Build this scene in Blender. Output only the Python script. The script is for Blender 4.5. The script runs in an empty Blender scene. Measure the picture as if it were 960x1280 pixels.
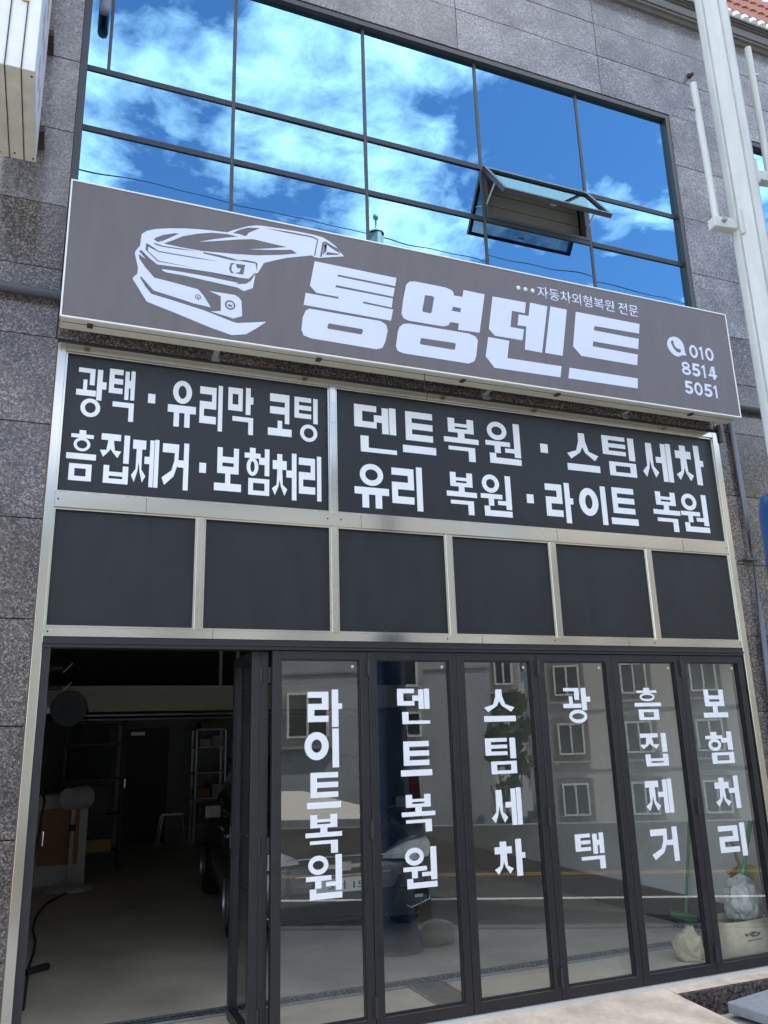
import bpy, bmesh, math, random
from mathutils import Vector, Matrix
random.seed(7)
R = math.radians
S = bpy.context.scene
COL = S.collection

# ------------------------------------------------------------------ camera
cam = bpy.data.cameras.new('camera')
cam.sensor_fit = 'AUTO'
cam.sensor_width = 36.0
cam.lens = 1025.31 / 1280 * 36.0
cam.clip_start = 0.05
cam.clip_end = 2000
camo = bpy.data.objects.new('camera', cam)
COL.objects.link(camo)
_r = Vector((0.9279, -0.3698, -0.0283)); _f = Vector((0.36416, 0.89243, 0.26660))
_f.normalize(); _r = (_r - _f * _r.dot(_f)).normalized(); _u = _r.cross(_f)
camo.matrix_world = Matrix(((_r.x, _u.x, -_f.x, 0), (_r.y, _u.y, -_f.y, -5.3), (_r.z, _u.z, -_f.z, 1.724), (0, 0, 0, 1)))
S.camera = camo

# ------------------------------------------------------------------ sky, sun, exposure
SUN_EL, SUN_AZ = R(54), R(38)          # azimuth measured from +Y towards +X: behind the shop, to the right
SKY_STRENGTH, SUN_STRENGTH, EXPOSURE = 0.12, 3.6, 1.55
W = bpy.data.worlds.new('World'); S.world = W; W.use_nodes = True
nt = W.node_tree; nt.nodes.clear()
def N(tree, typ, **kw):
    n = tree.nodes.new(typ)
    for k, v in kw.items():
        setattr(n, k, v)
    return n
out = N(nt, 'ShaderNodeOutputWorld'); bg = N(nt, 'ShaderNodeBackground')
sky = N(nt, 'ShaderNodeTexSky', sky_type='NISHITA', sun_disc=False)
sky.sun_elevation = SUN_EL; sky.sun_rotation = SUN_AZ
sky.air_density = 1.0; sky.dust_density = 0.3; sky.ozone_density = 5.0
tc = N(nt, 'ShaderNodeTexCoord'); sep = N(nt, 'ShaderNodeSeparateXYZ')
nt.links.new(tc.outputs['Generated'], sep.inputs[0])
mz = N(nt, 'ShaderNodeMath', operation='MAXIMUM'); mz.inputs[1].default_value = 0.06
nt.links.new(sep.outputs[2], mz.inputs[0])
dx = N(nt, 'ShaderNodeMath', operation='DIVIDE'); dy = N(nt, 'ShaderNodeMath', operation='DIVIDE')
for d, i in ((dx, 0), (dy, 1)):
    nt.links.new(sep.outputs[i], d.inputs[0]); nt.links.new(mz.outputs[0], d.inputs[1])
cmb = N(nt, 'ShaderNodeCombineXYZ')
nt.links.new(dx.outputs[0], cmb.inputs[0]); nt.links.new(dy.outputs[0], cmb.inputs[1])
cmb.inputs[2].default_value = 3.7
cn = N(nt, 'ShaderNodeTexNoise'); cn.inputs['Scale'].default_value = 1.55; cn.inputs['Detail'].default_value = 9
cn.inputs['Roughness'].default_value = 0.60; cn.inputs['Distortion'].default_value = 0.1
nt.links.new(cmb.outputs[0], cn.inputs['Vector'])
cr = N(nt, 'ShaderNodeValToRGB'); cr.color_ramp.elements[0].position = 0.47; cr.color_ramp.elements[1].position = 0.66
cr.color_ramp.elements[1].color = (0.9, 0.9, 0.9, 1)
nt.links.new(cn.outputs[0], cr.inputs[0])
cmix = N(nt, 'ShaderNodeMix', data_type='RGBA')
nt.links.new(cr.outputs[0], cmix.inputs[0]); nt.links.new(sky.outputs[0], cmix.inputs[6])
cmix.inputs[7].default_value = (15.0, 15.4, 16.0, 1)
nt.links.new(cmix.outputs[2], bg.inputs[0]); bg.inputs[1].default_value = SKY_STRENGTH
nt.links.new(bg.outputs[0], out.inputs[0])

sl = bpy.data.lights.new('sun', 'SUN'); sl.energy = SUN_STRENGTH; sl.angle = R(0.53); sl.color = (1.0, 0.95, 0.87)
so = bpy.data.objects.new('sun', sl); COL.objects.link(so)
_d = Vector((math.sin(SUN_AZ) * math.cos(SUN_EL), math.cos(SUN_AZ) * math.cos(SUN_EL), math.sin(SUN_EL)))
so.rotation_euler = _d.to_track_quat('Z', 'Y').to_euler(); so.location = _d * 40
S.view_settings.view_transform = 'Standard'; S.view_settings.look = 'None'
S.view_settings.exposure = EXPOSURE; S.view_settings.gamma = 1
S.view_settings.use_curve_mapping = False
S.cycles.max_bounces = 10; S.cycles.transparent_max_bounces = 12; S.cycles.glossy_bounces = 5
S.cycles.caustics_reflective = False; S.cycles.sample_clamp_indirect = 6

# ------------------------------------------------------------------ materials
MATS = {}
def mat(name, col=(0.5, 0.5, 0.5), rough=0.5, metal=0.0, spec=0.5, noise=0.0, nscale=8.0, bump=0.0, bscale=60.0, coat=0.0, rvar=0.0, stretch=None):
    """Principled material whose colour and roughness wander a little with noise."""
    m = bpy.data.materials.new(name); m.use_nodes = True; t = m.node_tree
    b = t.nodes['Principled BSDF']
    b.inputs['Roughness'].default_value = rough; b.inputs['Metallic'].default_value = metal
    b.inputs['Specular IOR Level'].default_value = spec; b.inputs['Coat Weight'].default_value = coat
    b.inputs['Coat Roughness'].default_value = 0.08
    c = (*col, 1); b.inputs['Base Color'].default_value = c
    co = N(t, 'ShaderNodeTexCoord'); mp = N(t, 'ShaderNodeMapping')
    t.links.new(co.outputs['Object'], mp.inputs[0])
    if stretch: mp.inputs['Scale'].default_value = stretch
    if noise or rvar:
        n = N(t, 'ShaderNodeTexNoise'); n.inputs['Scale'].default_value = nscale; n.inputs['Detail'].default_value = 7
        n.inputs['Roughness'].default_value = 0.65
        t.links.new(mp.outputs[0], n.inputs['Vector'])
        if noise:
            mx = N(t, 'ShaderNodeMix', data_type='RGBA')
            mx.inputs[6].default_value = (*[v * (1 - noise) for v in col], 1)
            mx.inputs[7].default_value = (*[min(1, v * (1 + noise)) for v in col], 1)
            r = N(t, 'ShaderNodeMapRange'); r.inputs[1].default_value = 0.3; r.inputs[2].default_value = 0.7
            t.links.new(n.outputs[0], r.inputs[0]); t.links.new(r.outputs[0], mx.inputs[0])
            t.links.new(mx.outputs[2], b.inputs['Base Color'])
        if rvar:
            r = N(t, 'ShaderNodeMapRange'); r.inputs[1].default_value = 0.3; r.inputs[2].default_value = 0.7
            r.inputs[3].default_value = max(0.02, rough - rvar); r.inputs[4].default_value = min(1, rough + rvar)
            t.links.new(n.outputs[0], r.inputs[0]); t.links.new(r.outputs[0], b.inputs['Roughness'])
    if bump:
        n2 = N(t, 'ShaderNodeTexNoise'); n2.inputs['Scale'].default_value = bscale; n2.inputs['Detail'].default_value = 6 if bscale > 5 else 0
        t.links.new(mp.outputs[0], n2.inputs['Vector'])
        bp = N(t, 'ShaderNodeBump'); bp.inputs['Strength'].default_value = bump; bp.inputs['Distance'].default_value = 0.01
        t.links.new(n2.outputs[0], bp.inputs['Height']); t.links.new(bp.outputs[0], b.inputs['Normal'])
    MATS[name] = m
    return m

def granite(name, cols, scale, rough, var=0.25):
    m = bpy.data.materials.new(name); m.use_nodes = True; t = m.node_tree; b = t.nodes['Principled BSDF']
    co = N(t, 'ShaderNodeTexCoord'); oi = N(t, 'ShaderNodeObjectInfo')
    ad = N(t, 'ShaderNodeVectorMath', operation='ADD'); sc = N(t, 'ShaderNodeVectorMath', operation='SCALE')
    cx = N(t, 'ShaderNodeCombineXYZ')
    for i in range(3): t.links.new(oi.outputs['Random'], cx.inputs[i])
    t.links.new(cx.outputs[0], sc.inputs[0]); sc.inputs['Scale'].default_value = 37.0
    t.links.new(co.outputs['Object'], ad.inputs[0]); t.links.new(sc.outputs[0], ad.inputs[1])
    wob = N(t, 'ShaderNodeTexNoise'); wob.inputs['Scale'].default_value = scale * 1.6; wob.inputs['Detail'].default_value = 2
    t.links.new(ad.outputs[0], wob.inputs['Vector'])
    ws = N(t, 'ShaderNodeVectorMath', operation='SCALE'); ws.inputs['Scale'].default_value = 1.1 / scale
    t.links.new(wob.outputs['Color'], ws.inputs[0])
    ad2 = N(t, 'ShaderNodeVectorMath', operation='ADD'); t.links.new(ad.outputs[0], ad2.inputs[0]); t.links.new(ws.outputs[0], ad2.inputs[1])
    v = N(t, 'ShaderNodeTexVoronoi'); v.inputs['Scale'].default_value = scale
    t.links.new(ad2.outputs[0], v.inputs['Vector'])
    sp = N(t, 'ShaderNodeSeparateColor'); t.links.new(v.outputs['Color'], sp.inputs[0])
    ramp = N(t, 'ShaderNodeValToRGB'); e = ramp.color_ramp.elements
    ramp.color_ramp.interpolation = 'LINEAR'
    while len(e) < len(cols): e.new(0.5)
    for i, c in enumerate(cols):
        e[i].position = i / (len(cols) - 1); e[i].color = (*c, 1)
    t.links.new(sp.outputs[0], ramp.inputs[0])
    n = N(t, 'ShaderNodeTexNoise'); n.inputs['Scale'].default_value = 3.0; n.inputs['Detail'].default_value = 5
    t.links.new(ad.outputs[0], n.inputs['Vector'])
    mr = N(t, 'ShaderNodeMapRange'); mr.inputs[1].default_value = 0.3; mr.inputs[2].default_value = 0.7
    mr.inputs[3].default_value = 1 - var; mr.inputs[4].default_value = 1 + var
    t.links.new(n.outputs[0], mr.inputs[0])
    mr2 = N(t, 'ShaderNodeMapRange'); mr2.inputs[3].default_value = 0.86; mr2.inputs[4].default_value = 1.14
    t.links.new(oi.outputs['Random'], mr2.inputs[0])
    mm = N(t, 'ShaderNodeMath', operation='MULTIPLY'); t.links.new(mr.outputs[0], mm.inputs[0]); t.links.new(mr2.outputs[0], mm.inputs[1])
    ml = N(t, 'ShaderNodeVectorMath', operation='SCALE'); t.links.new(ramp.outputs[0], ml.inputs[0]); t.links.new(mm.outputs[0], ml.inputs['Scale'])
    t.links.new(ml.outputs[0], b.inputs['Base Color'])
    rr = N(t, 'ShaderNodeMapRange'); rr.inputs[3].default_value = rough * 0.6; rr.inputs[4].default_value = rough * 1.6
    t.links.new(sp.outputs[1], rr.inputs[0]); t.links.new(rr.outputs[0], b.inputs['Roughness'])
    b.inputs['Specular IOR Level'].default_value = 0.6
    MATS[name] = m
    return m

def glass(name, tint, refl, ior, rough=0.0, wav=0.0, gcol=(1, 1, 1)):
    """Thin pane: what is behind it, tinted, plus a Fresnel mirror image."""
    m = bpy.data.materials.new(name); m.use_nodes = True; t = m.node_tree; t.nodes.clear()
    o = N(t, 'ShaderNodeOutputMaterial'); tr = N(t, 'ShaderNodeBsdfTransparent'); gl = N(t, 'ShaderNodeBsdfGlossy')
    tr.inputs[0].default_value = (*tint, 1); gl.inputs['Color'].default_value = (*gcol, 1); gl.inputs['Roughness'].default_value = rough
    fr = N(t, 'ShaderNodeFresnel')
    # a thin pane mirrors alike from both sides: give the back of the sheet the inverse index
    ge = N(t, 'ShaderNodeNewGeometry'); im = N(t, 'ShaderNodeMix'); im.inputs[2].default_value = ior; im.inputs[3].default_value = 1 / ior
    t.links.new(ge.outputs['Backfacing'], im.inputs[0]); t.links.new(im.outputs[0], fr.inputs[0])
    ma = N(t, 'ShaderNodeMath', operation='MULTIPLY_ADD'); ma.use_clamp = True
    ma.inputs[1].default_value = 1.0; ma.inputs[2].default_value = refl
    t.links.new(fr.outputs[0], ma.inputs[0])
    mx = N(t, 'ShaderNodeMixShader'); t.links.new(ma.outputs[0], mx.inputs[0])
    t.links.new(tr.outputs[0], mx.inputs[1]); t.links.new(gl.outputs[0], mx.inputs[2]); t.links.new(mx.outputs[0], o.inputs[0])
    if wav:
        co = N(t, 'ShaderNodeTexCoord'); oi = N(t, 'ShaderNodeObjectInfo'); ad = N(t, 'ShaderNodeVectorMath', operation='ADD')
        t.links.new(co.outputs['Object'], ad.inputs[0]); t.links.new(oi.outputs['Random'], ad.inputs[1])
        n = N(t, 'ShaderNodeTexNoise'); n.inputs['Scale'].default_value = 1.3; n.inputs['Detail'].default_value = 1
        t.links.new(ad.outputs[0], n.inputs['Vector'])
        bp = N(t, 'ShaderNodeBump'); bp.inputs['Strength'].default_value = wav; bp.inputs['Distance'].default_value = 0.02
        t.links.new(n.outputs[0], bp.inputs['Height']); t.links.new(bp.outputs[0], gl.inputs['Normal'])
    MATS[name] = m
    return m

granite('granite', [(0.026, 0.024, 0.024), (0.055, 0.049, 0.047), (0.08, 0.069, 0.064), (0.135, 0.108, 0.096), (0.25, 0.215, 0.195)], 112, 0.16)
granite('granite_sky_sheen', [(0.09, 0.087, 0.092), (0.14, 0.132, 0.134), (0.175, 0.16, 0.158), (0.215, 0.196, 0.192), (0.30, 0.28, 0.275)], 95, 0.15, 0.3)  # same stone higher up, with the sky's reflection painted in as lighter grey
granite('granite_step', [(0.015, 0.013, 0.013), (0.05, 0.04, 0.037), (0.10, 0.075, 0.065), (0.17, 0.13, 0.115)], 55, 0.35)
mat('joint', (0.03, 0.03, 0.032), 0.8)
mat('stainless', (0.53, 0.505, 0.44), 0.15, 1.0, bump=0.12, bscale=1.2)
mat('sealant', (0.12, 0.07, 0.05), 0.7)
mat('black_panel', (0.014, 0.016, 0.019), 0.36, spec=0.4, noise=0.2, nscale=5, rvar=0.07, stretch=(1.6, 1, 0.5))
mat('black_frame', (0.014, 0.014, 0.016), 0.36, noise=0.18, nscale=9, rvar=0.1)
mat('vinyl_white', (0.80, 0.81, 0.83), 0.5, noise=0.03, nscale=5)
mat('sign_white', (0.62, 0.665, 0.82), 0.45, noise=0.02)
mat('sign_grey', (0.122, 0.107, 0.110), 0.42, noise=0.10, nscale=7, rvar=0.05, stretch=(1.5, 1, 0.3))
mat('sign_trim', (0.62, 0.61, 0.50), 0.4, noise=0.06, nscale=6)
mat('bright_trim_and_glare', (0.80, 0.79, 0.74), 0.3)
mat('box_white', (0.72, 0.73, 0.71), 0.4, noise=0.08, nscale=3)
mat('aged_white', (0.60, 0.58, 0.50), 0.5, noise=0.14, nscale=5)
mat('faded_face', (0.62, 0.68, 0.74), 0.35, noise=0.06, nscale=4)
mat('faded_red', (0.55, 0.22, 0.18), 0.5)
mat('alu_dark', (0.055, 0.055, 0.058), 0.45, 0.3, noise=0.1)
mat('mullion', (0.014, 0.016, 0.02), 0.5, 0.0)
mat('rust', (0.06, 0.035, 0.022), 0.8, noise=0.4, nscale=30)
mat('conduit', (0.16, 0.17, 0.21), 0.45, noise=0.1)
mat('pipe_dark', (0.05, 0.053, 0.06), 0.45)
mat('pole_paint', (0.54, 0.55, 0.52), 0.42, noise=0.12, nscale=6, stretch=(2, 2, 0.4))
mat('blue_sleeve', (0.005, 0.05, 0.17), 0.3, noise=0.1)
mat('concrete_ramp', (0.64, 0.52, 0.39), 0.85, noise=0.3, nscale=5, bump=0.5, bscale=22)
mat('threshold', (0.62, 0.62, 0.60), 0.5, 0.3)
mat('concrete', (0.36, 0.35, 0.33), 0.85, noise=0.15, nscale=2.5, bump=0.2, bscale=40)
mat('concrete_old', (0.20, 0.20, 0.19), 0.9, noise=0.3, nscale=1.6, bump=0.2, bscale=20)
mat('paver', (0.30, 0.285, 0.265), 0.85, noise=0.15, nscale=6, bump=0.2, bscale=50)
mat('slab', (0.30, 0.315, 0.33), 0.8, noise=0.12, nscale=20, bump=0.3, bscale=70)
mat('asphalt', (0.055, 0.055, 0.056), 0.85, noise=0.25, nscale=30, bump=0.3, bscale=120)
mat('line_white', (0.65, 0.65, 0.62), 0.7, noise=0.15, nscale=12)
mat('line_yellow', (0.48, 0.30, 0.07), 0.7, noise=0.15, nscale=12)
mat('earth', (0.10, 0.105, 0.07), 0.95, noise=0.3, nscale=0.6)
mat('shop_floor', (0.66, 0.58, 0.45), 0.40, noise=0.24, nscale=1.3, rvar=0.14)
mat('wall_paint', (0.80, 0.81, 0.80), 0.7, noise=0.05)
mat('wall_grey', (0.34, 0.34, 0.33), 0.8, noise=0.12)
mat('wall_dark', (0.035, 0.036, 0.04), 0.8, noise=0.15)
mat('beam_cream', (0.60, 0.56, 0.46), 0.7, noise=0.06)
mat('galv', (0.36, 0.37, 0.37), 0.4, 0.8, noise=0.15, nscale=20)
mat('trench', (0.02, 0.02, 0.02), 0.9)
mat('steel', (0.45, 0.45, 0.46), 0.35, 0.9)
mat('plastic_white', (0.62, 0.61, 0.57), 0.45, noise=0.05)
mat('plastic_black', (0.02, 0.02, 0.022), 0.5)
mat('rubber', (0.018, 0.018, 0.018), 0.8)
mat('wood', (0.36, 0.17, 0.06), 0.5, noise=0.2, nscale=10, stretch=(1, 1, 8))
mat('cardboard', (0.35, 0.24, 0.12), 0.8, noise=0.1)
mat('yellow_box', (0.50, 0.34, 0.08), 0.6)
mat('green_plastic', (0.02, 0.30, 0.12), 0.4)
mat('teal_plastic', (0.03, 0.42, 0.27), 0.4)
mat('umbrella_yellow', (0.65, 0.50, 0.03), 0.6); mat('umbrella_orange', (0.75, 0.22, 0.04), 0.6)
mat('umbrella_green', (0.05, 0.35, 0.08), 0.6); mat('umbrella_black', (0.02, 0.02, 0.02), 0.6)
mat('sack', (0.58, 0.50, 0.33), 0.8, noise=0.22, nscale=6, bump=0.4, bscale=30)
mat('ink', (0.04, 0.04, 0.045), 0.7)
mat('poly_bag', (0.62, 0.63, 0.60), 0.3, noise=0.15, nscale=9, bump=0.8, bscale=14)
mat('car_paint', (0.020, 0.021, 0.024), 0.25, 0.0, coat=1.0)
mat('car_trim', (0.012, 0.012, 0.012), 0.6)
mat('chrome', (0.75, 0.75, 0.76), 0.12, 1.0)
mat('headlamp', (0.62, 0.64, 0.66), 0.12, 0.1, noise=0.3, nscale=18, coat=1.0)
mat('car_glass', (0.015, 0.017, 0.018), 0.05, coat=1.0)
mat('plate', (0.70, 0.74, 0.70), 0.4)
mat('amber', (0.7, 0.25, 0.03), 0.3)
mat('stucco_grey', (0.40, 0.415, 0.42), 0.9, noise=0.14, nscale=0.8, bump=0.1)
mat('stucco_pale', (0.55, 0.56, 0.55), 0.9, noise=0.08, nscale=0.7)
mat('stucco_beige', (0.50, 0.475, 0.43), 0.9, noise=0.1, nscale=0.8)
mat('trim_dark', (0.16, 0.145, 0.13), 0.8)
mat('pvc_white', (0.72, 0.72, 0.70), 0.4)
mat('far_glass', (0.03, 0.035, 0.04), 0.06, coat=0.6)
mat('awning', (0.62, 0.60, 0.52), 0.7)
mat('leaf', (0.045, 0.085, 0.03), 0.6, noise=0.4, nscale=3)
mat('bark', (0.08, 0.06, 0.045), 0.9, noise=0.3)
mat('roof_tile', (0.30, 0.095, 0.05), 0.6, noise=0.25, nscale=5)
mat('gutter', (0.10, 0.098, 0.095), 0.5, 0.3, noise=0.1)
mat('soffit', (0.15, 0.145, 0.14), 0.6, noise=0.1)
mat('banner_red', (0.20, 0.02, 0.03), 0.6)
mat('sandbag', (0.55, 0.54, 0.50), 0.8, noise=0.12, nscale=9, bump=0.4, bscale=30)
mat('blind', (0.16, 0.145, 0.11), 0.7, noise=0.1)
mat('brass', (0.55, 0.36, 0.12), 0.3, 0.9)
mat('brass_pale', (0.62, 0.60, 0.50), 0.3, 0.4)
mat('wire', (0.02, 0.02, 0.02), 0.6)
glass('door_glass', (0.92, 0.945, 0.93), 0.06, 1.62)
glass('mirror_glass', (0.36, 0.40, 0.42), 0.55, 1.5, wav=0.17, gcol=(0.38, 0.75, 1.0))
glass('sash_glass', (0.30, 0.33, 0.34), 0.16, 1.3, gcol=(0.42, 0.45, 0.46))

# ------------------------------------------------------------------ mesh helpers
class MB:
    def __init__(s, o=(0, 0, 0)):
        s.v = []; s.f = []; s.m = []; s.o = Vector(o); s.mi = 0; s.smooth = []
    def _add(s, vs, fs, sm=False):
        k = len(s.v)
        s.v += [tuple(Vector(p) - s.o) for p in vs]
        for f in fs:
            s.f.append([i + k for i in f]); s.m.append(s.mi); s.smooth.append(sm)
        return s
    def box(s, x0, x1, y0, y1, z0, z1, M=None):
        vs = [Vector((x, y, z)) for x in (x0, x1) for y in (y0, y1) for z in (z0, z1)]
        if M is not None: vs = [M @ p for p in vs]
        return s._add(vs, [(0, 1, 3, 2), (4, 6, 7, 5), (0, 4, 5, 1), (2, 3, 7, 6), (0, 2, 6, 4), (1, 5, 7, 3)])
    def tube(s, p0, p1, r0, r1=None, n=12, caps=True, smooth=True):
        p0 = Vector(p0); p1 = Vector(p1); r1 = r0 if r1 is None else r1
        q = (p1 - p0).to_track_quat('Z', 'Y')
        vs = []
        for p, r in ((p0, r0), (p1, r1)):
            for i in range(n):
                a = 2 * math.pi * i / n
                vs.append(p + q @ Vector((r * math.cos(a), r * math.sin(a), 0)))
        fs = [(i, (i + 1) % n, n + (i + 1) % n, n + i) for i in range(n)]
        s._add(vs, fs, smooth)
        if caps:
            s._add(vs, [tuple(reversed(range(n))), tuple(range(n, 2 * n))])
        return s
    def path(s, pts, r, n=8):
        pts = [Vector(p) for p in pts]; vs = []
        for i, p in enumerate(pts):
            d = (pts[min(i + 1, len(pts) - 1)] - pts[max(i - 1, 0)]); q = d.to_track_quat('Z', 'Y')
            for k in range(n):
                a = 2 * math.pi * k / n; vs.append(p + q @ Vector((r * math.cos(a), r * math.sin(a), 0)))
        fs = []
        for i in range(len(pts) - 1):
            for k in range(n):
                fs.append((i * n + k, i * n + (k + 1) % n, (i + 1) * n + (k + 1) % n, (i + 1) * n + k))
        return s._add(vs, fs, True)
    def lathe(s, c, prof, n=24, axis='Z', smooth=True):
        c = Vector(c); vs = []
        for r, h in prof:
            for i in range(n):
                a = 2 * math.pi * i / n; x, y = r * math.cos(a), r * math.sin(a)
                vs.append(c + (Vector((x, y, h)) if axis == 'Z' else Vector((h, x, y)) if axis == 'X' else Vector((x, h, y))))
        fs = []
        for j in range(len(prof) - 1):
            for i in range(n):
                fs.append((j * n + i, j * n + (i + 1) % n, (j + 1) * n + (i + 1) % n, (j + 1) * n + i))
        return s._add(vs, fs, smooth)
    def prism_xz(s, pts, y0, y1):
        """outline in X,Z pushed from y0 to y1"""
        n = len(pts)
        a = sum(pts[i][0] * pts[(i + 1) % n][1] - pts[(i + 1) % n][0] * pts[i][1] for i in range(n))
        if a < 0: pts = list(reversed(pts))
        vs = [(x, y0, z) for x, z in pts] + [(x, y1, z) for x, z in pts]
        fs = [tuple(range(n)), tuple(reversed(range(n, 2 * n)))] + [(i, n + i, n + (i + 1) % n, (i + 1) % n) for i in range(n)]
        return s._add(vs, fs)
    def prism_yz(s, pts, x0, x1):
        n = len(pts)
        vs = [(x0, y, z) for y, z in pts] + [(x1, y, z) for y, z in pts]
        fs = [tuple(range(n)), tuple(reversed(range(n, 2 * n)))] + [(i, n + i, n + (i + 1) % n, (i + 1) % n) for i in range(n)]
        return s._add(vs, fs)
    def prism_xy(s, pts, z0, z1):
        n = len(pts)
        vs = [(x, y, z0) for x, y in pts] + [(x, y, z1) for x, y in pts]
        fs = [tuple(reversed(range(n))), tuple(range(n, 2 * n))] + [(i, (i + 1) % n, n + (i + 1) % n, n + i) for i in range(n)]
        return s._add(vs, fs)
    def ring_xz(s, cx, cz, rx, rz, t, y0, y1, n=28):
        vs = []
        for k, (a, b) in enumerate(((rx, rz), (max(rx - t, rx * .22), max(rz - t, rz * .22)))):
            for y in (y0, y1):
                for i in range(n):
                    g = 2 * math.pi * i / n; vs.append((cx + a * math.cos(g), y, cz + b * math.sin(g)))
        fs = []
        for i in range(n):
            j = (i + 1) % n
            fs += [(i, j, 2 * n + j, 2 * n + i), (n + i, 3 * n + i, 3 * n + j, n + j), (i, n + i, n + j, j), (2 * n + i, 2 * n + j, 3 * n + j, 3 * n + i)]
        return s._add(vs, fs)
    def build(s, name, mats, parent=None, bevel=0.0, loc=None):
        me = bpy.data.meshes.new(name); me.from_pydata(s.v, [], s.f)
        for m in (mats if isinstance(mats, (list, tuple)) else [mats]): me.materials.append(MATS[m])
        for p, mi, sm in zip(me.polygons, s.m, s.smooth):
            p.material_index = mi; p.use_smooth = sm
        bm = bmesh.new(); bm.from_mesh(me)
        if len(s.f) > 1: bmesh.ops.recalc_face_normals(bm, faces=bm.faces)
        if bevel:
            bmesh.ops.bevel(bm, geom=bm.edges[:], offset=bevel, segments=1, affect='EDGES', clamp_overlap=True)
        bm.to_mesh(me); bm.free()
        o = bpy.data.objects.new(name, me); COL.objects.link(o)
        if parent is not None: o.parent = parent
        elif loc is None: o.location = s.o
        return o

def thing(name, label, cat, loc=(0, 0, 0), rz=0.0, group=None):
    o = bpy.data.objects.new(name, None); COL.objects.link(o); o.location = loc; o.rotation_euler = (0, 0, rz)
    o.empty_display_size = 0.1
    return tag(o, label, cat, group)
def tag(o, label, cat, group=None):
    o['label'] = label; o['category'] = cat
    if group: o['group'] = group
    return o
def struct(o):
    o['kind'] = 'structure'; return o
def shared(o, name, parent, loc=(0, 0, 0), rot=(0, 0, 0)):
    c = o.copy(); COL.objects.link(c); c.name = name; c.parent = parent; c.location = loc; c.rotation_euler = rot
    return c
def flat_curve(name, polys, y, depth, m, parent, loc=(0, 0, 0)):
    """flat cut-out in the X,Z plane; inner outlines are holes"""
    cu = bpy.data.curves.new(name, 'CURVE'); cu.dimensions = '2D'; cu.fill_mode = 'BOTH'; cu.extrude = depth / 2
    for p in polys:
        sp = cu.splines.new('POLY'); sp.points.add(len(p) - 1); sp.use_cyclic_u = True
        for q, (x, z) in zip(sp.points, p): q.co = (x - loc[0], z - loc[2], 0, 1)
    return curve_mesh(name, cu, y - loc[1], m, parent)
def curve_mesh(name, cu, y, m, parent, mat4=None):
    o = bpy.data.objects.new(name + '_tmp', cu); COL.objects.link(o)
    dg = bpy.context.evaluated_depsgraph_get(); me = bpy.data.meshes.new_from_object(o.evaluated_get(dg))
    bpy.data.objects.remove(o); bpy.data.curves.remove(cu)
    T = Matrix(((1, 0, 0, 0), (0, 0, -1, y), (0, 1, 0, 0), (0, 0, 0, 1)))
    if mat4 is not None: T = mat4 @ Matrix(((1, 0, 0, 0), (0, 0, -1, 0), (0, 1, 0, 0), (0, 0, 0, 1)))
    me.transform(T); me.materials.clear(); me.materials.append(MATS[m])
    me.name = name
    o = bpy.data.objects.new(name, me); COL.objects.link(o); o.parent = parent
    return o
def font_text(name, body, x0, x1, z0, z1, y, depth, m, parent, offset=0.0, loc=(0, 0, 0), M=None):
    cu = bpy.data.curves.new(name, 'FONT'); cu.body = body; cu.size = 1; cu.offset = offset; cu.extrude = 0.0; cu.resolution_u = 4
    o = bpy.data.objects.new(name + '_tmp', cu); COL.objects.link(o)
    dg = bpy.context.evaluated_depsgraph_get(); me = bpy.data.meshes.new_from_object(o.evaluated_get(dg))
    bpy.data.objects.remove(o); bpy.data.curves.remove(cu)
    xs = [v.co.x for v in me.vertices]; ys = [v.co.y for v in me.vertices]
    ax, bx, ay, by = min(xs), max(xs), min(ys), max(ys)
    for v in me.vertices:
        p = Vector((x0 + (v.co.x - ax) / (bx - ax) * (x1 - x0) - loc[0], y - loc[1], z0 + (v.co.y - ay) / (by - ay) * (z1 - z0) - loc[2]))
        v.co = M @ p if M is not None else p
    bm = bmesh.new(); bm.from_mesh(me)
    r = bmesh.ops.extrude_face_region(bm, geom=bm.faces[:])
    dv = Vector((0, depth, 0))
    if M is not None: dv = M.to_3x3() @ dv
    for g in r['geom']:
        if isinstance(g, bmesh.types.BMVert): g.co += dv
    bmesh.ops.recalc_face_normals(bm, faces=bm.faces); bm.to_mesh(me); bm.free()
    me.materials.clear(); me.materials.append(MATS[m]); me.name = name
    o = bpy.data.objects.new(name, me); COL.objects.link(o); o.parent = parent
    return o

# ------------------------------------------------------------------ Hangul lettering cut from strokes
JL = 'ㄱㄲㄴㄷㄸㄹㅁㅂㅃㅅㅆㅇㅈㅉㅊㅋㅌㅍㅎ'
JV = 'ㅏㅐㅑㅒㅓㅔㅕㅖㅗㅘㅙㅚㅛㅜㅝㅞㅟㅠㅡㅢㅣ'
JT = ' ㄱㄲㄳㄴㄵㄶㄷㄹㄺㄻㄼㄽㄾㄿㅀㅁㅂㅄㅅㅆㅇㅈㅊㅋㅌㅍㅎ'
def rc(x0, y0, x1, y1): return ('p', [(x0, y0), (x1, y0), (x1, y1), (x0, y1)])
def siot(b, t):
    x0, y0, x1, y1 = b; cx = (x0 + x1) / 2; h = y1 - y0; k = y1 - .34 * h; w = (x1 - x0)
    l = [(cx - t * .5, y1), (cx - t * .55, k + .04 * h), (cx - w * .2, y0 + .33 * h), (x0, y0 + t * .72), (x0 + t * .62, y0), (cx - w * .08, y0 + .27 * h), (cx, k - t * .62)]
    r = [(2 * cx - x, y) for x, y in reversed(l[:-1])]
    return ('p', l + r)
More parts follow.
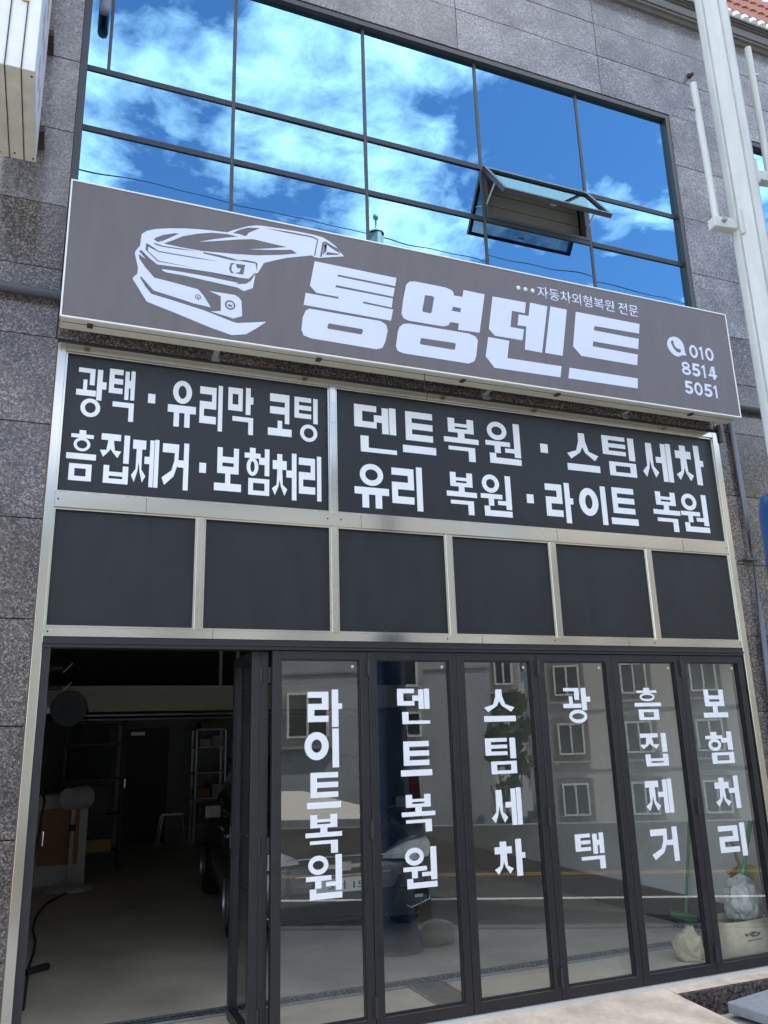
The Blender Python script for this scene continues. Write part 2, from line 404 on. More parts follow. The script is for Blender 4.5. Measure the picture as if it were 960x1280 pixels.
def cons(j, b, t):
    x0, y0, x1, y1 = b; h = y1 - y0; w = x1 - x0; u = min(t, h * .27)
    if j == 'ㄱ': return [rc(x0, y1 - u, x1, y1), rc(x1 - t, y0, x1, y1)]
    if j == 'ㄱs': return [('p', [(x0, y1 - u), (x0, y1), (x1, y1), (x1 - w * .03, y0 + h * .55), (x1 - w * .28, y0 + h * .22), (x0 + t * .55, y0), (x0, y0 + t * .8), (x1 - w * .42, y0 + h * .36), (x1 - w * .27, y0 + h * .6), (x1 - w * .25, y1 - u)])]
    if j == 'ㄴ': return [rc(x0, y0, x0 + t, y1), rc(x0, y0, x1, y0 + u)]
    if j == 'ㄷ': return [rc(x0, y0, x0 + t, y1), rc(x0, y0, x1, y0 + u), rc(x0, y1 - u, x1, y1)]
    if j == 'ㄹ':
        u = min(t, h * .2); m = (y0 + y1) / 2
        return [rc(x0, y1 - u, x1, y1), rc(x1 - t, m - u / 2, x1, y1), rc(x0, m - u / 2, x1, m + u / 2), rc(x0, y0, x0 + t, m + u / 2), rc(x0, y0, x1, y0 + u)]
    if j == 'ㅁ': return [rc(x0, y0, x0 + t, y1), rc(x1 - t, y0, x1, y1), rc(x0, y0, x1, y0 + u), rc(x0, y1 - u, x1, y1)]
    if j == 'ㅂ':
        return [rc(x0, y0, x0 + t, y1), rc(x1 - t, y0, x1, y1), rc(x0, y0, x1, y0 + u), rc(x0, y0 + h * .5 - u * .3, x1, y0 + h * .5 + u * .55)]
    if j == 'ㅅ': return [siot(b, t)]
    if j == 'ㅇ': return [('r', ((x0 + x1) / 2, (y0 + y1) / 2, w / 2, h / 2, u * 1.02))]
    if j == 'ㅈ': return [rc(x0 + w * .04, y1 - u, x1 - w * .04, y1), siot((x0, y0, x1, y1 - u * .3), t)]
    if j == 'ㅊ':
        k = h * .16
        return [rc((x0 + x1) / 2 - t * .55, y1 - k * 1.3, (x0 + x1) / 2 + t * .55, y1)] + cons('ㅈ', (x0, y0, x1, y1 - k), t)
    if j == 'ㅋ': return cons('ㄱ', b, t) + [rc(x0, y0 + h * .42 - u * .4, x1, y0 + h * .42 + u * .5)]
    if j == 'ㅌ':
        u = min(t, h * .22); m = (y0 + y1) / 2
        return [rc(x0, y0, x0 + t, y1), rc(x0, y0, x1, y0 + u), rc(x0, y1 - u, x1, y1), rc(x0, m - u / 2, x1, m + u / 2)]
    if j == 'ㅎ':
        u = min(t, h * .2)
        return [rc((x0 + x1) / 2 - t * .6, y1 - u * 1.05, (x0 + x1) / 2 + t * .6, y1), rc(x0, y1 - u * 1.85, x1, y1 - u * .95),
                ('r', ((x0 + x1) / 2, y0 + (h - u * 1.75) / 2, w * .37, (h - u * 1.75) / 2, u * .85))]
    return []
def arc(cx, cy, rx, ry, t, a0, a1, n=18):
    g = [R(a0 + (a1 - a0) * i / n) for i in range(n + 1)]
    return ('p', [(cx + rx * math.cos(a), cy + ry * math.sin(a)) for a in g] + [(cx + (rx - t) * math.cos(a), cy + (ry - t * .75) * math.sin(a)) for a in reversed(g)])
DIGIT = {'0': [('r', (.5, .5, .47, .5, .225))], '1': [('p', [(.40, 0), (.70, 0), (.70, 1), (.55, 1), (.12, .86), (.12, .69), (.40, .77)])],
         '8': [('r', (.5, .735, .43, .265, .20)), ('r', (.5, .285, .49, .285, .21))],
         '4': [rc(.02, .2, 1, .37), rc(.56, 0, .83, 1), ('p', [(.50, 1), (.80, 1), (.30, .33), (.02, .37), (.02, .27)])],
         '5': [rc(.18, .82, .94, 1), ('p', [(.18, 1), (.12, .44), (.36, .44), (.44, .84), (.44, 1)]), arc(.47, .335, .49, .335, .27, 142, -158)]}
def glyph(ch):
    if ch in DIGIT: return DIGIT[ch]
    if ch == '·': return [rc(0, 0, 1, 1)]
    k = ord(ch) - 0xAC00; L = JL[k // 588]; V = JV[k % 588 // 28]; T = JT[k % 28]; fin = T != ' '
    t = .19; o = []
    if V in 'ㅏㅐㅓㅔㅕㅣ':
        y0 = .42 if fin else .0
        lo = y0 if fin else .06
        hi = 1.0 if fin else .96
        tv = t if V in 'ㅏㅓㅕㅣ' else .16
        ym = (lo + hi) / 2 + (.02 if fin else .04); th = t * .8
        if V == 'ㅣ': o.append(rc(1 - t, y0, 1, 1)); cx = .72
        elif V == 'ㅏ': o += [rc(.70, y0, .70 + t, 1), rc(.70, ym - th / 2, 1, ym + th / 2)]; cx = .60
        elif V == 'ㅓ': o += [rc(1 - t, y0, 1, 1), rc(.58, ym - th / 2, 1, ym + th / 2)]; cx = .64
        elif V == 'ㅕ': o += [rc(1 - t, y0, 1, 1), rc(.58, ym + .06, 1, ym + .06 + th), rc(.58, ym - .06 - th, 1, ym - .06)]; cx = .64
        elif V == 'ㅐ': o += [rc(.61, y0, .61 + tv, 1 - .02), rc(1 - tv, y0, 1, 1), rc(.61, ym - th / 2, 1, ym + th / 2)]; cx = .53
        elif V == 'ㅔ': o += [rc(.66, y0, .66 + tv, 1 - .02), rc(1 - tv, y0, 1, 1), rc(.47, ym - th / 2, .70, ym + th / 2)]; cx = .53
        if V in 'ㅓㅕ' and L in 'ㄱㅈㅊ': cx = .62
        Lj = 'ㄱs' if (L == 'ㄱ' and not fin) else L
        b = (0, lo + (.10 if fin else .02), cx, hi)
        if L in 'ㅌㄷㄹ' and not fin: b = (0, .14, cx, .94)
        if L == 'ㅇ': b = (0, .2 if not fin else .48, cx - .02, .92 if not fin else 1)
        if L == 'ㅎ': b = (0, .40 if fin else .1, cx, 1)
        if L == 'ㅁ': b = (0, .48, cx - .03, .97)
        o += cons(Lj, b, t if L != 'ㅁ' else .17)
        if fin:
            fb = (.16, 0, 1, .36) if T != 'ㅇ' else (.24, 0, .98, .39)
            if T == 'ㄱ': fb = (.18, 0, 1, .36)
            if T == 'ㄴ': fb = (.14, 0, 1, .34)
            if T == 'ㅁ': fb = (.16, 0, 1, .35)
            o += cons(T, fb, t)
    elif V in 'ㅗㅜㅡㅠ':
        if not fin:
            if V == 'ㅡ': b = (.1, .30, .92, 1); o.append(rc(0, .0, 1, .175)); 
            elif V == 'ㅗ': b = (.1, .40, .9, 1); o += [rc(0, 0, 1, .175), rc(.5 - t / 2, .12, .5 + t / 2, .42 if L != 'ㅋ' else .36)]
            elif V == 'ㅠ': b = (.16, .50, .84, 1); o += [rc(0, .30, 1, .46), rc(.22, 0, .22 + t, .32), rc(.60, 0, .60 + t, .32)]
            if L == 'ㅅ': b = (.02, .30, .98, 1)
            if L == 'ㅋ': b = (.08, .30, .9, 1)
            o += cons(L, b, t)
        else:
            if V == 'ㅡ': b = (.12, .58, .88, 1); o.append(rc(0, .42, 1, .535))
            else: b = (.13, .66, .87, 1); o += [rc(0, .42, 1, .54), rc(.5 - t / 2, .52, .5 + t / 2, .67)]
            o += cons(L, b, t)
            o += cons(T, (.12, 0, .88, .33), t)
    elif V == 'ㅘ':
        o += cons(L, (.04, .66, .60, 1), .17) + [rc(.0, .43, .66, .55), rc(.22, .5, .35, .76), rc(.68, .36, .86, 1), rc(.8, .60, 1, .75)]
        o += cons(T, (.18, 0, .84, .38), .18)
    elif V == 'ㅝ':
        o += cons(L, (.06, .56, .62, 1), .17) + [rc(0, .42, .70, .53), rc(.25, .25, .42, .44), rc(.82, .18, 1, 1), rc(.55, .28, .85, .38)]
        o += cons(T, (.10, 0, 1, .24), .18)
        o[-1] = rc(.10, 0, 1, .14)
    return o
def letter(ch, x0, x1, z0, z1, y, parent, name='letter', m='vinyl_white', thick=0.0015):
    b = MB(); w = x1 - x0; h = z1 - z0
    for i, (k, d) in enumerate(glyph(ch)):
        yf = y - thick - i * 0.00012
        if k == 'p': b.prism_xz([(x0 + a * w, z0 + c * h) for a, c in d], yf, y + 0.0002)
        else:
            cx, cz, rx, rz, t = d; b.ring_xz(x0 + cx * w, z0 + cz * h, rx * w, rz * h, t * (w + h) / 2, yf, y + 0.0002)
    return b.build(name, m, parent)

# ---- lettering outlines and places (metres on the sign, panel and door planes)
TL= [('광', 0.026, 0.211, 3.803, 4.145), ('택', 0.227, 0.392, 3.801, 4.165), ('·', 0.481, 0.528, 3.951, 4.018), ('유', 0.613, 0.801, 3.803, 4.143), ('리', 0.826, 0.983, 3.802, 4.141), ('막', 1.022, 1.2, 3.8, 4.152), ('코', 1.307, 1.48, 3.817, 4.136), ('팅', 1.501, 1.675, 3.796, 4.134), ('흠', -0.004, 0.176, 3.364, 3.707), ('집', 0.197, 0.38, 3.364, 3.701), ('제', 0.398, 0.569, 3.359, 3.692), ('거', 0.593, 0.765, 3.357, 3.688), ('·', 0.837, 0.882, 3.491, 3.562), ('보', 0.939, 1.123, 3.376, 3.687), ('험', 1.145, 1.32, 3.365, 3.706), ('처', 1.34, 1.516, 3.349, 3.694), ('리', 1.533, 1.699, 3.356, 3.69)]
TR= [('덴', 1.958, 2.293, 3.767, 4.138), ('트', 2.344, 2.62, 3.798, 4.132), ('복', 2.692, 2.994, 3.777, 4.124), ('원', 3.056, 3.371, 3.788, 4.139), ('·', 3.56, 3.629, 3.923, 3.999), ('스', 3.808, 4.127, 3.8, 4.134), ('팀', 4.172, 4.5, 3.793, 4.144), ('세', 4.57, 4.891, 3.786, 4.138), ('차', 4.931, 5.242, 3.789, 4.155), ('유', 1.95, 2.219, 3.339, 3.676), ('리', 2.244, 2.491, 3.343, 3.686), ('복', 2.693, 2.95, 3.346, 3.679), ('원', 2.984, 3.254, 3.352, 3.688), ('·', 3.395, 3.457, 3.484, 3.557), ('라', 3.57, 3.829, 3.345, 3.682), ('이', 3.888, 4.153, 3.355, 3.684), ('트', 4.191, 4.46, 3.369, 3.687), ('복', 4.63, 4.912, 3.344, 3.691), ('원', 4.923, 5.215, 3.357, 3.698)]
DT= {0: [('라', 1.593, 1.832, 1.81, 2.053), ('이', 1.571, 1.806, 1.554, 1.8), ('트', 1.587, 1.816, 1.306, 1.526), ('복', 1.576, 1.82, 1.036, 1.269), ('원', 1.579, 1.816, 0.771, 1.026)], 1: [('덴', 2.233, 2.476, 1.818, 2.055), ('트', 2.244, 2.476, 1.477, 1.703), ('복', 2.24, 2.486, 1.121, 1.358), ('원', 2.239, 2.48, 0.778, 1.026)], 2: [('스', 2.9, 3.16, 1.821, 2.046), ('팀', 2.895, 3.141, 1.463, 1.707), ('세', 2.915, 3.158, 1.12, 1.367), ('차', 2.915, 3.16, 0.791, 1.028)], 3: [('광', 3.574, 3.816, 1.797, 2.054), ('택', 3.575, 3.82, 0.785, 1.025)], 4: [('흠', 4.224, 4.477, 1.808, 2.051), ('집', 4.234, 4.488, 1.465, 1.707), ('제', 4.234, 4.488, 1.124, 1.369), ('거', 4.24, 4.488, 0.784, 1.025)], 5: [('보', 4.891, 5.141, 1.815, 2.035), ('험', 4.876, 5.145, 1.46, 1.703), ('처', 4.901, 5.148, 1.121, 1.364), ('리', 4.885, 5.151, 0.772, 1.013)]}
LOGO_car=[[(0.359, 5.038), (0.389, 5.069), (0.449, 5.098), (0.541, 5.124), (0.634, 5.144), (0.729, 5.16), (0.825, 5.171), (0.931, 5.18), (0.971, 5.208), (1.018, 5.232), (1.017, 5.232), (1.079, 5.265), (1.142, 5.285), (1.196, 5.292), (1.325, 5.298), (1.437, 5.303), (1.551, 5.304), (1.628, 5.298), (1.686, 5.275), (1.734, 5.243), (1.796, 5.173), (1.684, 5.142), (1.607, 5.121), (1.571, 5.118), (1.55, 5.129), (1.456, 5.099), (1.363, 5.069), (1.272, 5.029), (1.195, 4.992), (1.153, 4.904), (1.129, 4.896), (1.09, 4.846), (0.972, 4.835), (1.028, 4.84), (0.818, 4.845), (0.645, 4.839), (0.469, 4.83), (0.414, 4.869), (0.36, 4.919), (0.348, 4.905), (0.376, 4.874), (0.392, 4.859), (0.365, 4.871), (0.347, 4.885), (0.351, 4.851), (0.395, 4.79), (0.454, 4.727), (0.588, 4.714), (0.743, 4.696), (0.776, 4.662), (0.833, 4.576), (0.716, 4.585), (0.577, 4.611), (0.455, 4.631), (0.415, 4.672), (0.372, 4.718), (0.361, 4.713), (0.402, 4.647), (0.441, 4.603), (0.593, 4.579), (0.787, 4.545), (0.986, 4.493), (1.026, 4.488), (1.014, 4.49), (1.1, 4.508), (1.218, 4.535), (1.152, 4.476), (1.075, 4.415), (0.981, 4.393), (0.972, 4.394), (0.83, 4.426), (0.596, 4.493), (0.414, 4.542), (0.318, 4.691), (0.323, 4.707), (0.345, 4.734), (0.347, 4.78), (0.323, 4.88), (0.324, 4.898), (0.353, 4.949), (0.356, 5.012)], [(0.499, 4.793), (0.508, 4.802), (0.646, 4.806), (0.819, 4.805), (1.02, 4.798), (0.99, 4.783), (1.069, 4.801), (1.103, 4.83), (1.135, 4.89), (1.118, 4.778), (1.057, 4.742), (1.008, 4.762), (1.005, 4.762), (0.82, 4.772), (0.647, 4.782), (0.532, 4.782)], [(0.822, 4.698), (0.885, 4.699), (0.998, 4.7), (1.027, 4.681), (1.009, 4.704), (1.041, 4.662), (1.047, 4.548), (0.983, 4.517), (0.985, 4.519), (0.937, 4.528), (0.834, 4.545), (0.901, 4.561), (0.898, 4.672)], [(0.437, 5.014), (0.452, 5.032), (0.497, 5.062), (0.573, 5.093), (0.604, 5.097), (0.551, 5.056), (0.499, 5.017), (0.465, 5.0)], [(0.503, 4.997), (0.575, 5.044), (0.628, 5.082), (0.73, 5.125), (0.825, 5.154), (0.931, 5.167), (1.005, 5.164), (0.907, 5.13), (0.827, 5.1), (0.74, 5.063), (0.843, 5.091), (1.014, 5.142), (1.116, 5.167), (1.234, 5.162), (1.363, 5.157), (1.235, 5.118), (1.082, 5.078), (1.235, 5.106), (1.4, 5.142), (1.437, 5.119), (1.326, 5.085), (1.145, 5.042), (0.968, 5.017), (0.942, 5.015), (0.766, 4.995), (0.616, 4.993)], [(0.766, 4.989), (0.894, 4.989), (1.017, 4.978), (1.057, 4.988), (1.137, 4.987), (1.15, 4.976), (1.145, 4.917), (1.135, 4.975), (1.057, 4.973), (0.973, 4.972), (1.017, 4.962), (0.895, 4.97), (0.774, 4.977)], [(0.433, 4.991), (0.462, 4.986), (0.5, 4.979), (0.616, 4.984), (0.738, 4.989), (0.617, 4.975), (0.501, 4.97), (0.454, 4.975)], [(0.39, 4.975), (0.403, 4.973), (0.473, 4.934), (0.736, 4.937), (0.896, 4.938), (0.736, 4.929), (0.474, 4.925), (0.406, 4.951), (0.405, 4.92), (0.476, 4.86), (0.731, 4.854), (0.471, 4.852), (0.388, 4.925)], [(0.969, 5.184), (1.017, 5.222), (1.079, 5.253), (1.165, 5.269), (1.08, 5.209), (1.071, 5.187), (1.053, 5.178), (1.018, 5.185)], [(1.187, 5.276), (1.372, 5.287), (1.551, 5.289), (1.599, 5.274), (1.574, 5.128), (1.565, 5.132), (1.589, 5.266), (1.542, 5.277), (1.363, 5.273)], [(1.61, 5.127), (1.629, 5.254), (1.652, 5.268), (1.753, 5.224), (1.774, 5.186), (1.704, 5.218), (1.645, 5.253), (1.625, 5.134)], [(1.644, 5.242), (1.664, 5.246), (1.661, 5.188), (1.631, 5.145)], [(1.667, 5.182), (1.757, 5.186), (1.752, 5.175), (1.651, 5.153)], [(0.949, 4.895), (0.96, 4.943), (0.993, 4.948), (0.969, 4.928), (0.967, 4.889), (0.986, 4.864), (0.962, 4.865)], [(0.996, 4.944), (1.062, 4.949), (1.05, 4.868), (0.984, 4.869), (1.023, 4.884), (1.032, 4.913), (1.005, 4.913)]]
LOGO_tong=[[(1.57, 5.085), (2.213, 5.076), (2.201, 5.004), (1.749, 5.011), (1.742, 4.995), (2.196, 4.987), (2.182, 4.912), (1.733, 4.921), (1.724, 4.903), (2.178, 4.897), (2.167, 4.818), (1.943, 4.827), (1.934, 4.811), (2.177, 4.804), (2.157, 4.708), (1.486, 4.716), (1.501, 4.814), (1.747, 4.812), (1.75, 4.828), (1.58, 4.83), (1.533, 4.878)], [(1.529, 4.693), (2.072, 4.69), (2.117, 4.667), (2.128, 4.622), (2.105, 4.525), (2.081, 4.475), (2.035, 4.456), (1.542, 4.462), (1.486, 4.475), (1.469, 4.517), (1.479, 4.616), (1.501, 4.673)], [(1.671, 4.602), (1.927, 4.6), (1.934, 4.589), (1.926, 4.564), (1.916, 4.555), (1.664, 4.558), (1.661, 4.569)]]
LOGO_yeong=[[(2.293, 5.035), (2.318, 5.065), (2.366, 5.077), (2.626, 5.075), (2.674, 5.063), (2.693, 5.043), (2.693, 5.019), (2.768, 5.021), (2.782, 5.084), (2.967, 5.081), (2.899, 4.735), (2.713, 4.729), (2.724, 4.784), (2.651, 4.784), (2.633, 4.753), (2.591, 4.736), (2.305, 4.734), (2.259, 4.747), (2.244, 4.784), (2.265, 4.916)], [(2.445, 4.975), (2.51, 4.979), (2.522, 4.968), (2.496, 4.838), (2.483, 4.827), (2.423, 4.829), (2.417, 4.839)], [(2.68, 4.92), (2.749, 4.919), (2.743, 4.882), (2.668, 4.882)], [(2.257, 4.699), (2.304, 4.71), (2.803, 4.712), (2.86, 4.697), (2.88, 4.668), (2.858, 4.535), (2.838, 4.483), (2.787, 4.457), (2.248, 4.458), (2.202, 4.471), (2.19, 4.507), (2.208, 4.62), (2.225, 4.67)], [(2.397, 4.607), (2.678, 4.611), (2.686, 4.601), (2.677, 4.559), (2.665, 4.552), (2.391, 4.553), (2.385, 4.563)]]
LOGO_den=[[(3.039, 5.076), (3.343, 5.079), (3.325, 4.981), (3.207, 4.98), (3.181, 4.832), (3.304, 4.833), (3.283, 4.734), (3.036, 4.732), (2.984, 4.783)], [(3.383, 5.086), (3.545, 5.081), (3.456, 4.653), (3.298, 4.656), (3.329, 4.863), (3.248, 4.86), (3.267, 4.959), (3.359, 4.961)], [(3.575, 5.087), (3.733, 5.086), (3.649, 4.656), (3.485, 4.657)], [(2.974, 4.711), (3.161, 4.709), (3.132, 4.556), (3.63, 4.561), (3.609, 4.462), (3.011, 4.456), (2.94, 4.542)]]
LOGO_teu=[[(3.821, 5.083), (4.467, 5.082), (4.45, 4.989), (3.994, 4.982), (3.981, 4.94), (4.439, 4.937), (4.42, 4.839), (3.965, 4.837), (3.954, 4.79), (4.408, 4.786), (4.389, 4.685), (3.832, 4.685), (3.76, 4.759)], [(3.706, 4.56), (4.378, 4.563), (4.366, 4.471), (3.684, 4.465)]]
LOGO_phone=[[(4.822, 5.023), (4.857, 5.022), (4.892, 5.005), (4.915, 4.977), (4.925, 4.943), (4.924, 4.908), (4.928, 4.882), (4.94, 4.86), (4.891, 4.857), (4.864, 4.842), (4.831, 4.835), (4.795, 4.846), (4.765, 4.871), (4.745, 4.905), (4.74, 4.939), (4.754, 4.981), (4.78, 5.009)], [(4.788, 4.978), (4.807, 4.985), (4.82, 4.974), (4.812, 4.956), (4.823, 4.931), (4.843, 4.912), (4.865, 4.913), (4.886, 4.906), (4.881, 4.886), (4.864, 4.875), (4.835, 4.879), (4.809, 4.903), (4.791, 4.935), (4.783, 4.959)]]
FOG=[(0.745, 4.637, 0.02), (0.963, 4.617, 0.036)]

# ================================================================== THE GROUND AND THE STREET
TV = Vector((0.883, 0.469, 0)); NV = Vector((0.469, -0.883, 0))     # along the road, and away from the shop
def rd(s, n, z=0.0): return TV * s + NV * n + Vector((0, 0, z))
ZP, ZR, ZL = -0.20, -0.32, -6.0
def strip(s0, s1, n0, n1, z0, z1):
    return [rd(s0, n0, z0), rd(s1, n0, z0), rd(s1, n1, z0), rd(s0, n1, z0), rd(s0, n0, z1), rd(s1, n0, z1), rd(s1, n1, z1), rd(s0, n1, z1)]
CUBE = [(0, 3, 2, 1), (4, 5, 6, 7), (0, 1, 5, 4), (1, 2, 6, 5), (2, 3, 7, 6), (3, 0, 4, 7)]
def rbox(b, s0, s1, n0, n1, z0, z1): b._add(strip(s0, s1, n0, n1, z0, z1), CUBE); return b

b = MB(); b._add([(-900, -900, ZL), (900, -900, ZL), (900, 900, ZL), (-900, 900, ZL)], [(0, 1, 2, 3)])
struct(b.build('ground', 'earth'))
# pavement with a block pattern in the material (only ever seen mirrored in the glass)
m = mat('pavement', (0.30, 0.285, 0.265), 0.85, bump=0.15, bscale=50); t = m.node_tree
br = N(t, 'ShaderNodeTexBrick'); br.inputs['Scale'].default_value = 1.0; br.inputs['Brick Width'].default_value = 0.3; br.inputs['Row Height'].default_value = 0.15
br.inputs['Mortar Size'].default_value = 0.006; br.inputs['Color1'].default_value = (0.54, 0.51, 0.46, 1); br.inputs['Color2'].default_value = (0.46, 0.44, 0.40, 1); br.inputs['Mortar'].default_value = (0.26, 0.25, 0.23, 1)
co = N(t, 'ShaderNodeTexCoord'); t.links.new(co.outputs['Object'], br.inputs['Vector']); t.links.new(br.outputs[0], t.nodes['Principled BSDF'].inputs['Base Color'])
struct(rbox(MB(), -60, 60, -30, 4.62, ZL, ZP).build('pavement', 'pavement'))
k = MB()
for i in range(-40, 40): rbox(k, i * 1.0 + 0.004, i * 1.0 + 0.996, 4.62, 4.80, ZR - 0.2, ZP + 0.012)
struct(k.build('kerb', 'concrete', bevel=0.012))
struct(rbox(MB(), -60, 60, 4.80, 9.5, ZL, ZR).build('road', 'asphalt'))
struct(rbox(MB(), -60, 60, 6.90, 7.02, ZR, ZR + 0.004).build('lane_line', 'line_white'))
struct(rbox(MB(), -60, 60, 4.90, 5.02, ZR, ZR + 0.004).build('edge_line', 'line_white'))
struct(rbox(MB(), -60, 60, 8.83, 8.88, ZR, ZR + 0.004).build('edge_line_yellow', 'line_yellow'))
struct(rbox(MB(), -60, 60, 8.99, 9.04, ZR, ZR + 0.004).build('edge_line_yellow', 'line_yellow'))
w = rbox(MB(), -60, 60, 9.5, 9.72, ZL, 0.33).build('roadside_wall', 'concrete_old')
tag(w, 'low weathered concrete wall along the far side of the road', 'wall')

# ---- houses across the road, seen mirrored in the door glass
def house(name, label, N0, s0, s1, z1, depth, wallm, wins, bands=(), group=None, roof='concrete_old'):
    base = rd((s0 + s1) / 2, N0, ZL)
    h = thing(name, label, 'building', base, 0, group)
    MBo = lambda: MB(base)
    rbox(MBo(), s0, s1, N0, N0 + depth, ZL, z1).build('wall', wallm, h)
    rbox(MBo(), s0 - 0.15, s1 + 0.15, N0 - 0.15, N0 + depth + 0.15, z1, z1 + 0.35).build('roof', roof, h)
    for zb in bands:
        rbox(MBo(), s0 - 0.02, s1 + 0.02, N0 - 0.035, N0, zb, zb + 0.06).build('string_course', 'concrete', h)
    for (a, c, e, f) in wins:       # s0, s1, z0, z1
        p = rbox(MBo(), a - 0.16, c + 0.16, N0 - 0.05, N0, e - 0.2, f + 0.16).build('window', 'trim_dark' if wallm == 'stucco_beige' else 'concrete', h)
        fr = MBo(); nn = (N0 - 0.11, N0 - 0.05); q = 0.055
        rbox(fr, a, c, *nn, e, e + q); rbox(fr, a, c, *nn, f - q, f); rbox(fr, a, a + q, *nn, e + q, f - q); rbox(fr, c - q, c, *nn, e + q, f - q)
        mid = (a + c) / 2; rbox(fr, mid - q / 2, mid + q / 2, *nn, e + q, f - q)
        fr.build('window_frame', 'pvc_white', p)
        rbox(MBo(), a + q, mid - q / 2, N0 - 0.075, N0 - 0.055, e + q, f - q).build('pane', 'far_glass', p)
        rbox(MBo(), mid + q / 2, c - q, N0 - 0.075, N0 - 0.055, e + q, f - q).build('pane', 'far_glass', p)
        rbox(MBo(), a - 0.22, c + 0.22, N0 - 0.18, N0 - 0.05, e - 0.26, e - 0.2).build('sill', 'concrete', p)
    return h
house('house', 'pale grey rendered house with white windows, mirrored in the left door leaves', 16, -9, 2.9, 8.5, 8, 'stucco_grey',
      [(-2.15, -1.1, 1.8, 2.9), (0.45, 1.15, 2.95, 3.95), (0.45, 1.2, 1.75, 2.35), (-2.15, -1.1, 4.8, 5.9), (0.45, 1.15, 5.4, 6.5), (-5.5, -4.4, 1.8, 2.9), (-5.5, -4.4, 4.8, 5.9)],
      (3.35, 6.5))
house('house', 'beige rendered house with brown window surrounds, mirrored in the right door leaves', 24, 4.75, 15.5, 10.5, 9, 'stucco_beige',
      [(s, s + 0.85, z, z + 1.0) for s in (5.2, 7.4, 9.65, 12.1) for z in (-0.85, 1.05, 2.95, 4.9, 7.0)], (0.55, 2.45, 4.35, 6.4))
house('house', 'white low house beside the grey one, mirrored in the third door leaf', 21, 2.95, 3.95, 6.2, 5, 'stucco_pale', [(3.15, 3.7, 3.2, 4.0)], (2.4,))
house('apartment_block', 'distant tall apartment block between the grey and beige houses', 70, 2, 12, 21, 10, 'stucco_pale',
      [(s, s + 1.7, z, z + 1.3) for s in (2.6, 5.4, 8.2) for z in (-2, 1, 4, 7, 10, 13, 16)], [z * 3 - 1.2 for z in range(0, 7)])
house('house', 'plain grey house further along the road, out to the left', 15, -22, -10, 7.5, 8, 'stucco_pale', [(s, s + 1.2, z, z + 1.2) for s in (-20, -16.5, -13) for z in (1.6, 4.4)], (3.3,))
house('house', 'plain grey house further along the road, out to the right', 22, 17, 30, 8.5, 8, 'stucco_grey', [(s, s + 1.2, z, z + 1.2) for s in (18.5, 22, 25.5) for z in (-0.6, 2, 4.7)], (1.2, 4.0))
# pale awning before the grey house
aw = thing('awning_canopy', 'pale canvas canopy standing before the grey house', 'canopy', rd(-1.6, 13, ZL))
b = MB(rd(-1.6, 13, ZL)); b._add([rd(-4, 12, 0.25), rd(0.4, 12, 0.25), rd(0.1, 14.5, 0.25), rd(-4, 14.5, 0.25), rd(-3.6, 13.2, 0.72), rd(-1.2, 13.2, 0.72)], [(0, 1, 5, 4), (1, 2, 5), (2, 3, 4, 5), (3, 0, 4), (0, 3, 2, 1)])
b.build('canvas', 'awning', aw)
for s, n in ((-3.9, 12.1), (0.2, 12.1), (-3.9, 14.4), (0, 14.4)):
    MB(rd(-1.6, 13, ZL)).tube(rd(s, n, ZL), rd(s, n, 0.26), 0.04).build('leg', 'steel', aw)

def tree(base, h, r, label, nleaf=1500, seed=1):
    rnd = random.Random(seed); base = Vector(base)
    tr = thing('tree', label, 'tree', base, 0, 'trees beyond the roadside wall')
    tk = MB(base); tk.tube(base, base + Vector((0.1, 0, h * .55)), 0.16, 0.08, 8)
    for i in range(7):
        a = rnd.random() * 6.28; z = h * (.35 + .05 * i)
        tk.tube(base + Vector((0.05, 0, z)), base + Vector((math.cos(a) * r * .7, math.sin(a) * r * .7, z + h * .25)), 0.05, 0.015, 6)
    tk.build('trunk', 'bark', tr)
    cl = [(Vector((rnd.uniform(-.7, .7) * r, rnd.uniform(-.7, .7) * r, h * rnd.uniform(.45, .95))), r * rnd.uniform(.3, .55)) for _ in range(13)]
    lf = MB(base)
    for i in range(nleaf):
        c, q = rnd.choice(cl); d = Vector((rnd.gauss(0, 1), rnd.gauss(0, 1), rnd.gauss(0, 1))).normalized() * q * rnd.uniform(.6, 1.05)
        p = base + c + d; u = Vector((rnd.gauss(0, 1), rnd.gauss(0, 1), rnd.gauss(0, 1))).normalized(); v = u.orthogonal().normalized(); L = rnd.uniform(.07, .15)
        lf._add([p - u * L, p + v * L * .5, p + u * L, p - v * L * .5], [(0, 1, 2, 3)])
    lf.build('crown', 'leaf', tr)
tree(rd(3.15, 15.2, ZL), 8.3, 0.55, 'dark leafy tree mirrored in the third door leaf', 1500, 3)
tree(rd(3.3, 18.5, ZL), 9.2, 0.9, 'taller tree beside the low white house', 1500, 5)
tree(rd(13.5, 12.5, ZL), 7.2, 1.4, 'leafy tree before the right end of the beige house', 1500, 8)

# ---- overhead wire on two far poles
for i, x in enumerate((-26, 34)):
    up = thing('utility_pole', ('grey concrete utility pole far left of the shop', 'grey concrete utility pole far right of the shop')[i], 'pole', (x, -9, ZL), 0, 'utility poles carrying the wire')
    MB((x, -9, ZL)).tube((x, -9, ZL), (x, -9, 12.6), 0.17, 0.11, 14).build('shaft', 'concrete', up)
    MB((x, -9, ZL)).box(x - .05, x + .05, -9.8, -8.2, 12.1, 12.22).build('crossarm', 'steel', up)
b = MB()
b.path([(-26 + i * 2, -9, 12.24 + 0.00004 * (i * 2 - 30) ** 2) for i in range(31)], 0.012, 5)
tag(b.build('overhead_wire', 'wire'), 'thin dark overhead wire mirrored in the upper windows', 'wire')

